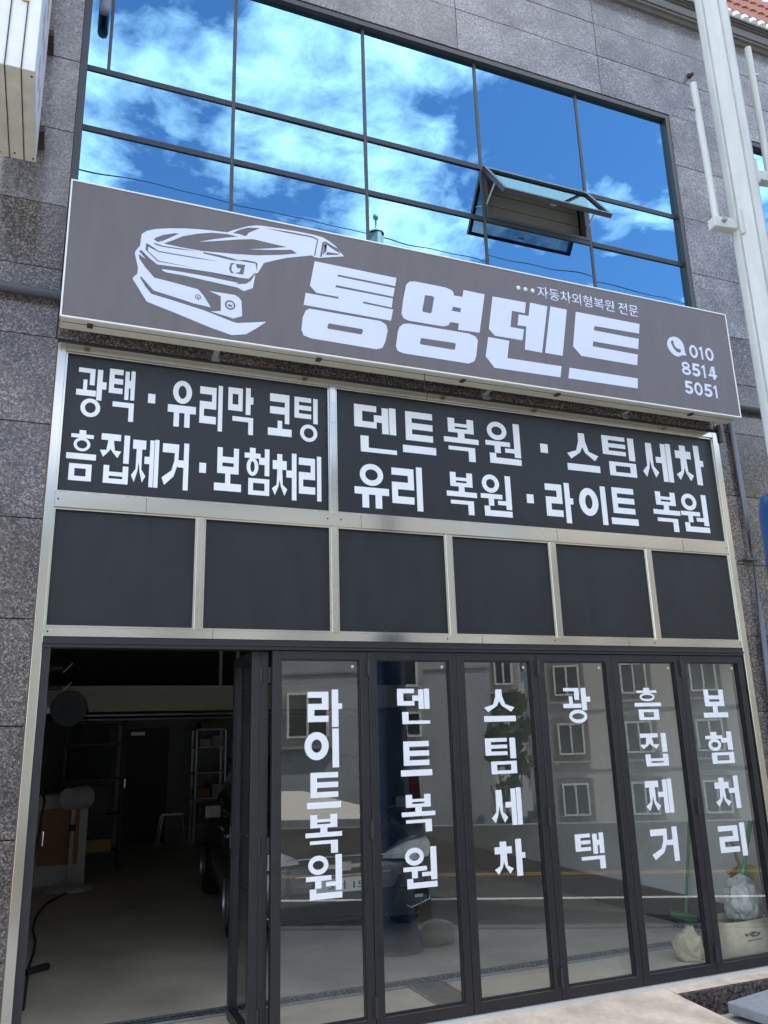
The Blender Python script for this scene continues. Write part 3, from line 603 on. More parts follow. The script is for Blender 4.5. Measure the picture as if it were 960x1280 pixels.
# ================================================================== THE SHOP BUILDING
B = thing('shop_building', 'granite clad shop building with mirrored upper windows and a glazed folding door front', 'building')
LX = -0.105                                   # left edge of the shop front
core = MB()
core.box(-2.3, -0.125, 0.032, 12, ZP, 9.3)    # left mass
core.box(5.66, 9.2, 0.24, 12, ZP, 9.3)        # right mass
core.box(5.44, 6.42, 0.032, 0.24, ZP, 9.3); core.box(6.42, 9.2, 0.032, 0.24, ZP, 5.0); core.box(6.42, 9.2, 0.032, 0.24, 7.72, 9.3)
core.box(-0.125, 5.66, 11.4, 12, ZP, 9.3)     # rear
core.box(-0.125, 5.66, 3.2, 11.4, 4.4, 9.0)   # rear of the upper room
core.box(-0.125, 5.44, 0.032, 3.2, 7.74, 9.3)
core.box(-0.125, 5.44, 0.032, 0.25, 4.29, 5.0); core.box(-0.125, 5.44, 0.25, 3.2, 4.4, 4.7)
core.box(-2.3, 9.2, 0.0, 12, 9.3, 9.42)
core.build('wall', 'wall_dark', B)

ZJ = [-0.15, 0.011, 0.626, 1.241, 1.854, 2.473, 3.091, 3.713, 4.316, 4.82, 5.31, 5.92, 6.53, 7.13, 7.725, 8.185, 8.58, 8.97]
G = 0.0028
def panel(x0, x1, z0, z1):
    j = random.uniform(-.0012, .0012)
    b = MB(); b.box(x0 + G, x1 - G, 0.0 + j, 0.03, z0 + G, z1 - G)
    return b.build('granite_panel', 'granite_sky_sheen' if z0 > 5.2 else 'granite', B, bevel=0.0015)
for z0, z1 in zip(ZJ[:-1], ZJ[1:]):
    e = LX if z1 < 4.4 else -0.118
    panel(-1.675, e, z0, z1); panel(-2.3, -1.675, z0, z1)
    if z0 >= 7.7:
        for x0, x1 in ((-0.118, 1.455), (1.455, 3.02), (3.02, 4.585), (4.585, 6.15), (6.15, 7.715), (7.715, 9.2)): panel(x0, x1, z0, z1)
    elif z0 > 4.9:
        panel(5.398, 6.43, z0, z1)
    else:
        r = 5.416 if z1 < 4.4 else 5.398
        panel(r, 6.15, z0, z1); panel(6.15, 7.715, z0, z1); panel(7.715, 9.2, z0, z1)
for x0, x1 in ((-0.118, 1.455), (1.455, 3.02), (3.02, 4.585), (4.585, 5.398)):
    panel(x0, x1, 4.316, 4.82)
    b = MB(); b.box(x0 + G, x1 - G, 0.0, 0.03, 4.823, 5.0); b.build('granite_panel', 'granite', B)
jb = MB(); jb.box(LX, 5.416, 0.006, 0.031, 4.2885, 4.3135); jb.build('lintel_shade_joint', 'joint', B)  # dark joint strip over the frame, painting in the shade below the sign

# cornice and tiled mansard
c = MB(); c.prism_yz([(0.03, 8.96), (-0.03, 8.96), (-0.055, 8.975), (-0.085, 8.975), (-0.085, 9.0), (-0.105, 9.0), (-0.125, 9.05), (-0.125, 9.065), (0.03, 9.065)], -2.3, 9.2)
c.build('cornice', 'soffit', B)
c = MB(); c.prism_yz([(0.03, 9.067), (-0.135, 9.067), (-0.155, 9.08), (-0.17, 9.08), (-0.17, 9.097), (-0.185, 9.097), (-0.185, 9.12), (0.03, 9.12)], -2.3, 9.2)
c.build('gutter', 'gutter', B)
MM = MB(); MM.prism_yz([(-0.12, 9.122), (0.03, 9.122), (0.6, 10.5), (0.55, 10.5)], -2.3, 9.2); MM.build('roof', 'roof_tile', B)
RD = Vector((0, 0.67, 1.378)).normalized()
tl = MB()
p0 = Vector((0, -0.155, 9.165))
tl.tube(p0, p0 + RD * 0.42, 0.058, 0.050, 10, smooth=True)
t0 = tl.build('roof_tile', 'roof_tile', B)
te = MB(); te.tube(p0 - RD * 0.055, p0 - RD * 0.001, 0.05, 0.056, 10); te0 = te.build('tile_end_glare', 'bright_trim_and_glare', B)  # white end pieces added to stand for sun glare at the eaves
x = 4.6; first = True
while x < 9.1:
    for r in range(3):
        if first: t0.location = (x, 0, 0); te0.location = (x, 0, 0); first = False
        else:
            shared(t0, 'roof_tile', B, Vector((x, 0, 0)) + RD * 0.40 * r + Vector((0, -0.012 * r, 0)))
            if r == 0: shared(te0, 'tile_end_glare', B, (x, 0, 0))
    x += 0.118

# ---- upper windows
def window(x0, x1, xs, label=None):
    z0, z1 = 5.0, 7.712
    f = MB()
    for a in ((x0, x0 + 0.05, z0, z1), (x1 - 0.045, x1, z0, z1)): f.box(a[0], a[1], 0.004, 0.12, a[2], a[3])
    f.box(x0 + 0.05, x1 - 0.045, 0.004, 0.12, z1 - 0.045, z1); f.box(x0 + 0.05, x1 - 0.045, 0.004, 0.12, z0, z0 + 0.05)
    wn = f.build('window', 'alu_dark', B)
    xs2 = [x0 + 0.05] + list(xs) + [x1 - 0.045]
    for x in xs:
        MB().box(x - 0.013, x + 0.013, 0.041, 0.10, z0 + 0.05, z1 - 0.045).build('mullion', 'alu_dark', wn)
    for z in (6.543, 6.02):
        for a, c in zip(xs2[:-1], xs2[1:]):
            MB().box(a + (0.013 if a in xs else 0), c - (0.013 if c in xs else 0), 0.038, 0.10, z - 0.022, z + 0.022).build('transom', 'mullion', wn)
    return wn, xs2
wn, xs = window(-0.118, 5.396, (1.011, 2.113, 3.199, 4.296))
ZS = [5.05, 5.998, 6.042, 6.521, 6.565, 7.667]
def pane(wn, a, c, z0, z1, xin):
    b = MB(); j = random.uniform(-.0035, .0035); k = random.uniform(-.0035, .0035)
    a += 0.013 if a in xin else 0; c -= 0.013 if c in xin else 0
    b._add([(a, 0.05 + j, z0), (c, 0.05 + k, z0), (c, 0.05 - j, z1), (a, 0.05 - k, z1)], [(0, 1, 2, 3)])
    return b.build('pane', 'mirror_glass', wn)
inner = (1.011, 2.113, 3.199, 4.296)
for i, (a, c) in enumerate(zip(xs[:-1], xs[1:])):
    for r in range(3):
        z0, z1 = ZS[2 * r], ZS[2 * r + 1]
        if i == 3 and r == 1: continue
        if i == 0 and r == 2:
            MB().box(0.066, 0.09, 0.041, 0.10, z0, z1).build('mullion', 'alu_dark', wn)
            pane(wn, a, 0.066, z0, z1, inner); pane(wn, 0.09, c, z0, z1, inner)
        else: pane(wn, a, c, z0, z1, inner)
wn2, xs2 = window(6.43, 9.1, (7.53, 8.62))
for a, c in zip(xs2[:-1], xs2[1:]):
    for r in range(3): pane(wn2, a, c, ZS[2 * r], ZS[2 * r + 1], (7.53, 8.62))
# the top-hung sash standing open
SA = R(35)
def sx(x, d, e):      # along the sash: d down from the hinge, e outwards normal
    return Vector((x, 0.03 - d * math.sin(SA) - e * math.cos(SA), 6.535 - d * math.cos(SA) + e * math.sin(SA)))
def sbox(b, x0, x1, d0, d1, e0, e1):
    vs = [sx(x, d, e) for x in (x0, x1) for d in (d0, d1) for e in (e0, e1)]
    b._add(vs, [(0, 1, 3, 2), (4, 6, 7, 5), (0, 4, 5, 1), (2, 3, 7, 6), (0, 2, 6, 4), (1, 5, 7, 3)])
sa = MB(); xa, xb, dl = 3.206, 4.289, 0.545
sbox(sa, xa, xb, 0, 0.05, -0.02, 0.02); sbox(sa, xa, xb, dl - 0.03, dl, -0.02, 0.02); sbox(sa, xa, xa + 0.03, 0.05, dl - 0.03, -0.02, 0.02); sbox(sa, xb - 0.03, xb, 0.05, dl - 0.03, -0.02, 0.02)
sash = sa.build('window_sash', 'alu_dark', B)
b = MB(); b._add([sx(xa + .03, .05, 0), sx(xb - .03, .05, 0), sx(xb - .03, dl - .03, 0), sx(xa + .03, dl - .03, 0)], [(0, 1, 2, 3)]); b.build('pane', 'sash_glass', sash)
for x in (xa + 0.02, xb - 0.02):
    MB().tube(sx(x, 0.30, -0.01), (x, 0.06, 6.16), 0.008, n=6).build('stay_arm', 'steel', sash)
MB().box(3.70, 3.76, 0, 0.01, 0, 0.01).build('latch', 'steel', sash).matrix_local = Matrix.Translation(sx(0, dl - .05, -.04))
b = MB(); b.box(3.214, 3.245, 0.035, 0.11, 6.042, 6.5); b.box(4.25, 4.281, 0.035, 0.11, 6.042, 6.5); b.box(3.245, 4.25, 0.035, 0.11, 6.042, 6.07); b.build('sash_frame', 'alu_dark', B)
for k in range(5): MB().box(3.22, 4.27, 0.16, 0.175, 6.02 + k * 0.125, 6.02 + k * 0.125 + 0.118).build('blind_slat', 'blind', B)

# ---- stainless shop-front frame with its black panels
FR = MB(); FR.box(LX, -0.052, -0.012, 0.09, 0, 4.288); sf = FR.build('shopfront_frame', 'stainless', B, bevel=0.002)
def rail(nm, x0, x1, z0, z1, y0=-0.012, y1=0.09, m='stainless', bv=0.002):
    return MB().box(x0, x1, y0, y1, z0, z1).build(nm, m, sf, bevel=bv)
rail('post', 5.352, 5.414, 0.0, 4.288)
rail('rail', -0.052, 5.352, 4.238, 4.288, -0.010)
rail('rail', -0.052, 5.352, 3.174, 3.274, -0.010); rail('rail', -0.052, 5.352, 2.370, 2.428, -0.010)
rail('post', 1.757, 1.803, 3.274, 4.238, -0.006); rail('post', 1.757, 1.803, 2.428, 3.174, -0.006)
for a, c in ((0.832, 0.878), (2.648, 2.695), (3.548, 3.598), (4.472, 4.524)): rail('post', a, c, 2.428, 3.174, -0.004)
for x_, z0_, z1_ in ((0.5, 3.174, 3.274), (1.98, 3.174, 3.274), (3.62, 3.174, 3.274), (4.86, 3.174, 3.274), (0.95, 2.370, 2.428), (2.9, 2.370, 2.428), (4.2, 2.370, 2.428), (2.6, 4.238, 4.288), (4.75, 4.238, 4.288)):
    rail('seam', x_, x_ + .0025, z0_ + .001, z1_ - .001, -0.0108, 0.0, 'rust', 0)
for z_ in (2.6, 2.75, 2.9, 3.05, 3.45, 3.7, 3.95, 4.1): rail('seam', 1.759, 1.801, z_, z_ + .002, -0.0066, 0.0, 'galv', 0)
for x_, z_ in ((-0.03, 3.224), (5.33, 3.224), (-0.03, 2.40), (5.33, 2.40), (1.73, 3.224), (1.83, 3.224), (2.62, 2.40), (3.52, 2.40), (4.45, 2.40)):
    MB().lathe((x_, -0.0102, z_), [(.0001, -.002), (.005, -.0015), (.006, 0)], 10, 'Y').build('screw', 'rust', sf)
cells = [(-0.052, 0.832), (0.878, 1.757), (1.803, 2.648), (2.695, 3.548), (3.598, 4.472), (4.524, 5.352)]
def infill(nm, x0, x1, z0, z1):
    p = MB().box(x0, x1, 0.031, 0.07, z0, z1).build(nm, 'black_panel', B)
    s = 0.012; b = MB()
    b.box(x0, x1, 0.006, 0.031, z1 - s, z1); b.box(x0, x1, 0.006, 0.031, z0, z0 + s); b.box(x0, x0 + s, 0.006, 0.031, z0 + s, z1 - s); b.box(x1 - s, x1, 0.006, 0.031, z0 + s, z1 - s)
    b.build('glazing_bead', 'stainless', p); return p
for a, c in cells: infill('black_panel', a, c, 2.428, 3.174)
pl = infill('lettered_panel', -0.052, 1.757, 3.274, 4.238); pr_ = infill('lettered_panel', 1.803, 5.352, 3.274, 4.238)
for q in TL: letter(q[0], *q[1:], 0.0305, pl)
for q in TR: letter(q[0], *q[1:], 0.0305, pr_)
b = MB(); b.box(LX - 0.008, LX - 0.0005, -0.003, 0.002, -0.03, 4.29); b.build('sealant_line', 'sealant', B)
b = MB(); b.box(5.4145, 5.421, -0.003, 0.002, -0.03, 4.29); b.build('sealant_line', 'joint', B)

# ---- folding doors
b = MB(); b.box(-0.052, 5.352, -0.004, 0.10, 2.338, 2.370); b.box(-0.052, 5.352, -0.022, 0.10, 2.328, 2.338); b.box(-0.052, 5.352, -0.012, 0.10, 2.306, 2.328)
b.build('door_track', 'black_frame', B, bevel=0.001)
b = MB(); b.box(-0.052, -0.004, 0.0, 0.085, 0, 2.306); b.build('door_jamb', 'black_frame', B)
b = MB(); b.box(LX, 5.352, -0.016, 0.11, -0.04, 0.0); b.build('threshold', 'threshold', B)
EDGE = [1.348, 2.016, 2.69, 3.357, 4.03, 4.692, 5.350]
def leaf(x0, x1, rot=None):
    st, y0, y1, z0, z1 = 0.057, 0.006, 0.062, 0.004, 2.304
    f = MB(); f.box(x0 + .002, x0 + st, y0, y1, z0, z1); f.box(x1 - st, x1 - .002, y0, y1, z0, z1)
    f.box(x0 + st, x1 - st, y0, y1, z0, z0 + 0.068); f.box(x0 + st, x1 - st, y0, y1, z1 - 0.055, z1)
    s = 0.008                                   # glazing beads
    d = f.build('folding_door', 'black_frame', B, bevel=0.002)
    g = MB(); g.box(x0 + st, x0 + st + s, 0.016, 0.05, z0 + 0.068, z1 - 0.055); g.box(x1 - st - s, x1 - st, 0.016, 0.05, z0 + 0.068, z1 - 0.055)
    g.box(x0 + st + s, x1 - st - s, 0.016, 0.05, z0 + 0.068, z0 + 0.076); g.box(x0 + st + s, x1 - st - s, 0.016, 0.05, z1 - 0.063, z1 - 0.055); g.build('glazing_bead', 'black_frame', d)
    p = MB(); p._add([(x0 + st + s, 0.035, z0 + .076), (x1 - st - s, 0.035, z0 + .076), (x1 - st - s, 0.035, z1 - .063), (x0 + st + s, 0.035, z1 - .063)], [(0, 1, 2, 3)])
    p.build('glass_pane', 'door_glass', d)
    return d
for i in range(6):
    d = leaf(EDGE[i], EDGE[i + 1])
    for q in DT[i]: letter(q[0], *q[1:], 0.0345, d)
    MB().lathe((EDGE[i + 1] - 0.105, 0.0342, 2.205), [(0.0001, -0.004), (0.009, -0.004), (0.011, -0.001), (0.011, 0.0)], 14, 'Y').build('glass_stud', 'plastic_white', d)
    if i % 2 == 0 and i < 6:
        for z in (2.2, 1.16, 0.14):
            b = MB(); b.tube((EDGE[i + 1], -0.006, z - 0.06), (EDGE[i + 1], -0.006, z + 0.06), 0.011, n=10); b.box(EDGE[i + 1] - 0.02, EDGE[i + 1] + 0.02, -0.001, 0.008, z - 0.055, z + 0.055); b.build('hinge', 'plastic_black', d)
for k, xk in enumerate((1.262, 1.3185)):   # leaves folded back into the room
    d = leaf(0.0, 0.60)
    d.matrix_local = Matrix.Translation((xk - 0.028, 0.07, 0)) @ Matrix.Rotation(R(90), 4, 'Z') @ Matrix.Translation((0, -0.056, 0))
    for z in (2.15, 1.1, 0.15): MB().tube((0.0, 0.0, z - 0.05), (0.0, 0.0, z + 0.05), 0.010, n=8).build('hinge', 'plastic_black', d)
    if k == 0:
        for z0, z1 in ((1.98, 2.02), (1.62, 1.86), (1.34, 1.5), (1.25, 1.32), (0.98, 1.18), (0.9, 0.95)):
            MB().box(0.12, 0.135, 0.028, 0.034, z0, z1).build('letter_edge', 'vinyl_white', d)
        b = MB(); b.box(0.56, 0.58, 0.062, 0.07, 1.04, 1.18); b.tube((0.57, 0.07, 1.12), (0.57, 0.1, 1.12), 0.008, n=8); b.tube((0.57, 0.1, 1.12), (0.49, 0.1, 1.12), 0.008, n=8); b.build('handle', 'alu_dark', d)

# ---- forecourt: ramp, step, slab
b = MB(); b._add([(-0.4, -0.0165, -0.022), (4.19, -0.0165, -0.022), (4.19, -0.20, -0.040), (4.32, -0.75, -0.135), (4.4, -1.3, -0.196), (-0.4, -1.3, -0.196), (-0.4, -0.75, -0.135), (-0.4, -0.2, -0.04)], [(0, 1, 2, 7), (7, 2, 3, 6), (6, 3, 4, 5)])
b._add([(4.19, -0.0165, -0.022), (5.9, -0.0165, -0.022), (5.9, -0.132, -0.03), (4.19, -0.132, -0.03)], [(0, 1, 2, 3)])
b._add([(4.19, -0.132, -0.03), (4.19, -0.2, -0.04), (4.32, -0.75, -0.135), (4.4, -1.3, -0.196), (4.4, -1.3, -0.25), (4.32, -0.75, -0.25), (4.19, -0.132, -0.25)], [(0, 1, 2, 3, 4, 5, 6)])
rampo = b.build('entrance_ramp', 'concrete_ramp'); struct(rampo)
st = thing('granite_step', 'dark speckled granite step face right of the entrance ramp', 'step', (4.2, -0.14, ZP))
for x0, x1 in ((4.195, 5.05), (5.05, 5.9)): MB((4.2, -0.14, ZP)).box(x0, x1 - .003, -0.152, -0.133, ZP, -0.031).build('granite_panel', 'granite_step', st, bevel=0.0015)
sb = MB((4.9, -0.5, ZP)); M = Matrix.Translation((4.52, -0.24, ZP + .005)) @ Matrix.Rotation(R(6), 4, 'Z') @ Matrix.Rotation(R(-2.0), 4, 'Y')
sb.box(0, 1.1, -0.75, 0, 0.03, 0.10, M); tag(sb.build('stone_slab', 'slab', bevel=0.006), 'loose grey stone slab lying before the granite step', 'slab')

# ================================================================== THE MAIN SIGN
SX0, SX1, SZ0, SZ1, SY = -0.106, 5.462, 4.345, 5.352, -0.26
sg = thing('shop_sign', 'long grey lightbox sign with white car drawing and bold white lettering', 'sign', (SX0, -0.09, SZ0))
O = (SX0, -0.09, SZ0)
MB(O).box(SX0 + .004, SX1 - .004, SY + .004, -0.09, SZ0 + .004, SZ1 - .004).build('case', 'sign_trim', sg)
MB(O).box(SX0 + .012, SX1 - .012, SY - .0005, SY + .006, SZ0 + .012, SZ1 - .012).build('face', 'sign_grey', sg)
b = MB(O); t_ = 0.010
b.box(SX0, SX1, SY - .004, SY + .02, SZ1 - t_, SZ1); b.box(SX0, SX1, SY - .004, SY + .02, SZ0, SZ0 + t_); b.box(SX0, SX0 + t_, SY - .004, SY + .02, SZ0 + t_, SZ1 - t_); b.box(SX1 - t_, SX1, SY - .004, SY + .02, SZ0 + t_, SZ1 - t_)
b.build('edge_trim', 'bright_trim_and_glare', sg)
MB(O).box(SX0 + .01, SX1 - .01, SY + .072, SY + .076, SZ0 + .0015, SZ0 + .0045).build('seam', 'rust', sg)
for x in (0.06, 1.6, 2.75, 3.6, 4.95): MB(O).box(x, x + .035, SY + .05, SY + .10, SZ0 - .006, SZ0 + .004).build('clip', 'rust', sg)
for x in (0.9, 3.05, 4.4):
    b = MB(O); b.box(x, x + .04, -0.10, -0.002, SZ0 + .01, SZ0 + .05); b.box(x - .01, x + .05, -0.008, -0.002, SZ0 - .04, SZ0 + .08); b.build('bracket', 'steel', sg)
YF = SY - 0.0008
for nm, polys in (('car_drawing', LOGO_car), ('letter', LOGO_tong), ('letter', LOGO_yeong), ('letter', LOGO_den), ('letter', LOGO_teu), ('phone_symbol', LOGO_phone)):
    flat_curve(nm, polys, YF - 0.0006, 0.0012, 'sign_white', sg, O)
def fog(cx, cz, r):
    b = MB(O); b.ring_xz(cx, cz, r, r, r * .3, YF - .0022, YF - .0012, 20); b.prism_xz([(cx - r * .55, cz - r * .1), (cx, cz + r * .25), (cx + r * .1, cz - r * .1), (cx + r * .55, cz + r * .2), (cx + r * .2, cz - r * .5)], YF - .0022, YF - .0012); b.build('lamp_drawing', 'sign_grey', sg)
for f_ in FOG: fog(*f_)
for x in (3.285, 3.351, 3.418): MB(O).lathe((x, YF, 5.2), [(0.0001, -.0012), (.019, -.0012), (.019, 0)], 16, 'Y').build('dot', 'sign_white', sg)
for tx, xa_, xb_ in (('자동차외형복원', 3.462, 4.218), ('전문', 4.262, 4.472)): font_text('small_lettering', tx, xa_, xb_, 5.147, 5.256, YF - .0012, .0012, 'sign_white', sg, 0.006, O)
def number(body, x0, x1, z0, z1):
    # digits share the row's width; a 1 is narrower than the rest
    ws = [0.62 if c == '1' else 1.0 for c in body]; gap = 0.10; u = (x1 - x0) / (sum(ws) + gap * (len(ws) - 1)); x = x0
    row = MB(O)
    for c, w_ in zip(body, ws):
        for i, (k, d) in enumerate(DIGIT[c]):
            yf = YF - .0012 - i * .00012; ww = u * w_; h = z1 - z0
            if k == 'p': row.prism_xz([(x + a * ww, z0 + e * h) for a, e in d], yf, YF)
            else:
                cx, cz, rx, rz, t = d; row.ring_xz(x + cx * ww, z0 + cz * h, rx * ww, rz * h, t * ww, yf, YF)
        x += u * (w_ + gap)
    row.build('phone_number', 'sign_white', sg)
number('010', 4.975, 5.25, 4.85, 4.975); number('8514', 4.865, 5.25, 4.674, 4.797); number('5051', 4.867, 5.243, 4.497, 4.618)

# ---- projecting lightbox at the left edge
pj = thing('projecting_sign', 'aged white lightbox sign projecting from the wall at the upper left', 'sign', (-0.45, -0.19, 5.48)); O2 = (-0.45, -0.19, 5.48)
MB(O2).box(-0.565, -0.335, -1.0, -0.19, 5.48, 8.3).build('case', 'box_white', pj)
MB(O2).box(-0.3352, -0.3315, -0.985, -0.205, 5.50, 8.28).build('face', 'faded_face', pj)
MB(O2).box(-0.5685, -0.5652, -0.985, -0.205, 5.50, 8.28).build('face', 'faded_face', pj)
b = MB(O2); b.box(-0.57, -0.33, -1.004, -0.186, 5.474, 5.4795); b.build('underside', 'aged_white', pj)
for x in (-0.495, -0.408): MB(O2).box(x, x + .006, -1.006, -0.184, 5.4715, 8.3).build('seam', 'rust', pj)
for x, y in ((-.55, -.96), (-.35, -.96), (-.55, -.22), (-.35, -.22), (-.46, -.24)): MB(O2).lathe((x, y, 5.474), [(.0001, -.003), (.007, -.003), (.007, 0)], 8).build('screw', 'rust', pj)
for z in (5.95, 6.6, 7.2): MB(O2).box(-0.44, -0.40, -1.010, -1.004, z, z + .06).build('hinge', 'brass', pj)
for z in (5.72, 6.52, 7.3):
    b = MB(O2); b.box(-0.40, -0.30, -0.19, -0.002, z, z + .05); b.build('bracket', 'rust', pj)
rr = random.Random(4)
for i in range(7):
    z = 5.62 + i * .36
    b = MB(O2); b.box(-0.3316, -0.3309, -0.70 + rr.uniform(-.03, .03), -0.66, z, z + .26); b.box(-0.3316, -0.3307, -0.78, -0.42, z + .10, z + .14); b.box(-0.3316, -0.3308, -0.5, -0.46, z + .02, z + .2); b.build('faded_letter', 'faded_red', pj)

# ---- pipes and conduits on the wall
b = MB(); b.path([(-3, -0.05, 4.60), (-0.16, -0.05, 4.60)], 0.034, 12); b.tube((-0.16, -0.05, 4.6), (-0.105, -0.05, 4.6), 0.038, n=12)
tag(b.build('wall_pipe', 'pipe_dark'), 'dark horizontal pipe running left from the sign', 'pipe')
b = MB(); b.path([(5.47, -0.05, 4.56), (9, -0.05, 4.56)], 0.034, 12)
tag(b.build('wall_pipe', 'pipe_dark'), 'dark horizontal pipe running right from the sign', 'pipe')
cd = thing('conduit', 'slim grey vertical conduit right of the shop front', 'pipe', (5.59, -0.03, ZP))
b = MB((5.59, -0.03, ZP)); b.path([(5.56, -0.03, 4.56), (5.575, -0.03, 4.3), (5.59, -0.03, 3.6), (5.58, -0.03, 2.6), (5.55, -0.03, 1.9), (5.55, -0.03, -0.15)], 0.022, 10); b.build('tube', 'conduit', cd)
for z in (3.12, 1.2): MB((5.59, -0.03, ZP)).box(5.50, 5.625, -0.056, -0.002, z, z + .02).build('clamp', 'pipe_dark', cd)
b = MB(); b.path([(5.43, -0.02, 4.36), (5.435, -0.02, 4.30), (5.44, -0.02, 4.2)], 0.02, 8); tag(b.build('cable_stub', 'pipe_dark'), 'short dark cable stub at the top right frame corner', 'cable')
b = MB(); b.path([(2.44, -0.2, 4.35), (2.45, -0.18, 4.27), (2.475, -0.17, 4.2), (2.47, -0.15, 4.16)], 0.003, 5); tag(b.build('loose_wire', 'wire'), 'thin loose wire dangling under the long sign', 'wire')
hb = thing('hanging_pipe', 'dark rounded pipe end hanging before the narrow upper left pane', 'pipe', (0.02, -0.06, 6.96))
b = MB((0.02, -0.06, 6.96)); b.lathe((0.02, -0.06, 6.96), [(0.0005, 0), (.02, .004), (.035, .018), (.04, .04), (.04, 1.3)], 16); b.build('tube', 'conduit', hb)
b = MB((0.02, -0.06, 6.96)); b.box(0.0, 0.04, -0.06, 0.0, 8.0, 8.04); b.build('bracket', 'steel', hb)
b = MB(); b.box(5.72, 5.76, -.03, 0, 8.28, 8.32); b.box(5.73, 5.75, -.07, -.03, 8.27, 8.30); tag(b.build('wall_bolt', 'rust'), 'small rusty bolt on the upper granite wall', 'bolt')

# ---- street pole with banner rods and blue sleeve
PX, PY = 3.235, -2.55; O3 = (PX, PY, ZP)
pole = thing('street_pole', 'pale painted steel street pole with two banner rods and a blue sleeve', 'pole', O3)
b = MB(O3); n = 8; rot = math.atan2(-0.64, -0.76) ; pr = 0.092
vs = []; prof = []
for k in range(4):                                # square shaft with wide chamfers, one face towards the road
    for d in (-0.56, 0.56):
        a = rot + k * math.pi / 2 + d; prof.append((PX + pr * math.cos(a), PY + pr * math.sin(a)))
b.prism_xy(prof, ZP, 7.55); b.build('shaft', 'pole_paint', pole, bevel=0.006)
for k in range(4):
    for d in (-0.47, 0.47):
        a = rot + k * math.pi / 2 + d; rr_ = pr * math.cos(0.56) / math.cos(0.47) + .0005
        p = Vector((PX + rr_ * math.cos(a), PY + rr_ * math.sin(a), 0)); MB(O3).tube(p + Vector((0, 0, 0.2)), p + Vector((0, 0, 7.5)), 0.004, n=6).build('rib', 'galv', pole)
MB(O3).lathe((PX, PY, 7.55), [(.1, 0), (.1, .02), (.02, .035), (.014, .04), (.012, .2), (.03, .21), (.036, .24), (.03, .27), (.0005, .28)], 16).build('finial', 'pole_paint', pole)
for s_, zc in ((-1, 4.27), (1, 4.60)):
    # each rod hangs on its own bracket arm
    dirv = Vector((0.64, -0.76, 0)) * s_ if False else Vector((s_ * 0.9, -0.12 * s_, 0)).normalized()
    base = Vector((PX, PY, zc)) + dirv * 0.19
    b = MB(O3); b.box(-0.012, 0.012, -0.012, 0.012, 0, 1); b = MB(O3)
    q = Matrix.Translation((PX, PY, zc)) @ Matrix.Rotation(math.atan2(dirv.y, dirv.x), 4, 'Z')
    b.box(0.07, 0.225, -0.028, 0.028, -0.05, 0.01, q); b.box(0.06, 0.085, -0.05, 0.05, -0.09, 0.06, q); bk = b.build('bracket', 'pole_paint', pole, bevel=0.004)
    b = MB(O3); b.tube(q @ Vector((0.17, -0.05, -0.015)), q @ Vector((0.17, 0.05, -0.015)), 0.012, n=8); b.build('bolt', 'galv', bk)
    b = MB(O3); b.tube(base, base + Vector((0.012 * s_, 0, 0.86)), 0.018, n=14); rodo = b.build('banner_rod', 'pole_paint', pole)
    b = MB(O3); p = base + Vector((0.01 * s_, 0, 0.68)); b.tube(p, p + Vector((s_ * 0.055, 0.01, 0.02)), 0.008, n=6); b.build('hook', 'galv', rodo)
b = MB(O3); b.lathe((PX, PY, 0), [(0.25, ZP), (0.25, ZP + .02), (0.19, ZP + .24), (0.165, ZP + .4), (0.165, 2.72), (0.15, 2.79), (0.09, 2.8)], 28); b.build('sleeve', 'blue_sleeve', pole)

# ---- advertising stand beside the pole (seen mirrored)
O4 = (3.56, -2.70, ZP); sd = thing('advertising_stand', 'leaning advertising board stand weighted with a sandbag beside the blue sleeved pole', 'sign', O4, R(8))
def bd(nm, x0, x1, z0, z1, m, y=0.0): return MB().box(x0, x1, y, y + .03, z0, z1, Matrix.Rotation(R(13), 4, 'X')).build(nm, m, sd)
bd('board', -.12, .12, .18, .54, 'plastic_black'); bd('board', -.12, .12, .57, 1.18, 'box_white'); bd('board', -.12, .12, 1.21, 1.62, 'banner_red')
for x in (-.10, .08): MB().box(x, x + .02, -0.022, -0.001, 0.02, 1.62, Matrix.Rotation(R(13), 4, 'X')).build('leg', 'steel', sd)
Mb = Matrix.Rotation(R(13), 4, 'X')
# the front of the board faces the shop (+Y): build the lettering turned to it
Mf = Mb @ Matrix.Translation((0, 0.0, 0)) @ Matrix.Rotation(R(180), 4, 'Z')
font_text('lettering', '통영덴트', -.09, .09, .33, .43, -0.0315, .001, 'vinyl_white', sd, 0.02, M=Mf)
font_text('lettering', '덴트복원', -.09, .09, 1.02, 1.11, -0.0315, .001, 'ink', sd, 0.02, M=Mf)
font_text('lettering', '흠집제거', -.09, .09, .88, .97, -0.0315, .001, 'ink', sd, 0.02, M=Mf)
def blob(name, c, rad, m, label, cat, seed=0, amp=.25, parent=None, o=None, sub=3):
    bm = bmesh.new(); bmesh.ops.create_icosphere(bm, subdivisions=sub, radius=1); rn = random.Random(seed)
    from mathutils import noise as nz
    for v in bm.verts:
        p = v.co * 1.7 + Vector((seed * 3.1, seed, 0)); k = 1 + amp * nz.noise(p) + amp * .45 * nz.noise(p * 2.7)
        v.co = Vector((v.co.x * rad[0] * k, v.co.y * rad[1] * k, max(v.co.z * k, -.62) * rad[2]))
    me = bpy.data.meshes.new(name); bm.to_mesh(me); bm.free()
    for p in me.polygons: p.use_smooth = True
    me.materials.append(MATS[m]); ob = bpy.data.objects.new(name, me); COL.objects.link(ob); ob.location = c
    if parent is not None: ob.parent = parent
    elif label: tag(ob, label, cat)
    return ob
blob('sandbag', (3.66, -2.58, ZP + .09), (.19, .11, .13), 'sandbag', 'pale sandbag holding down the advertising stand', 'sandbag', 3)

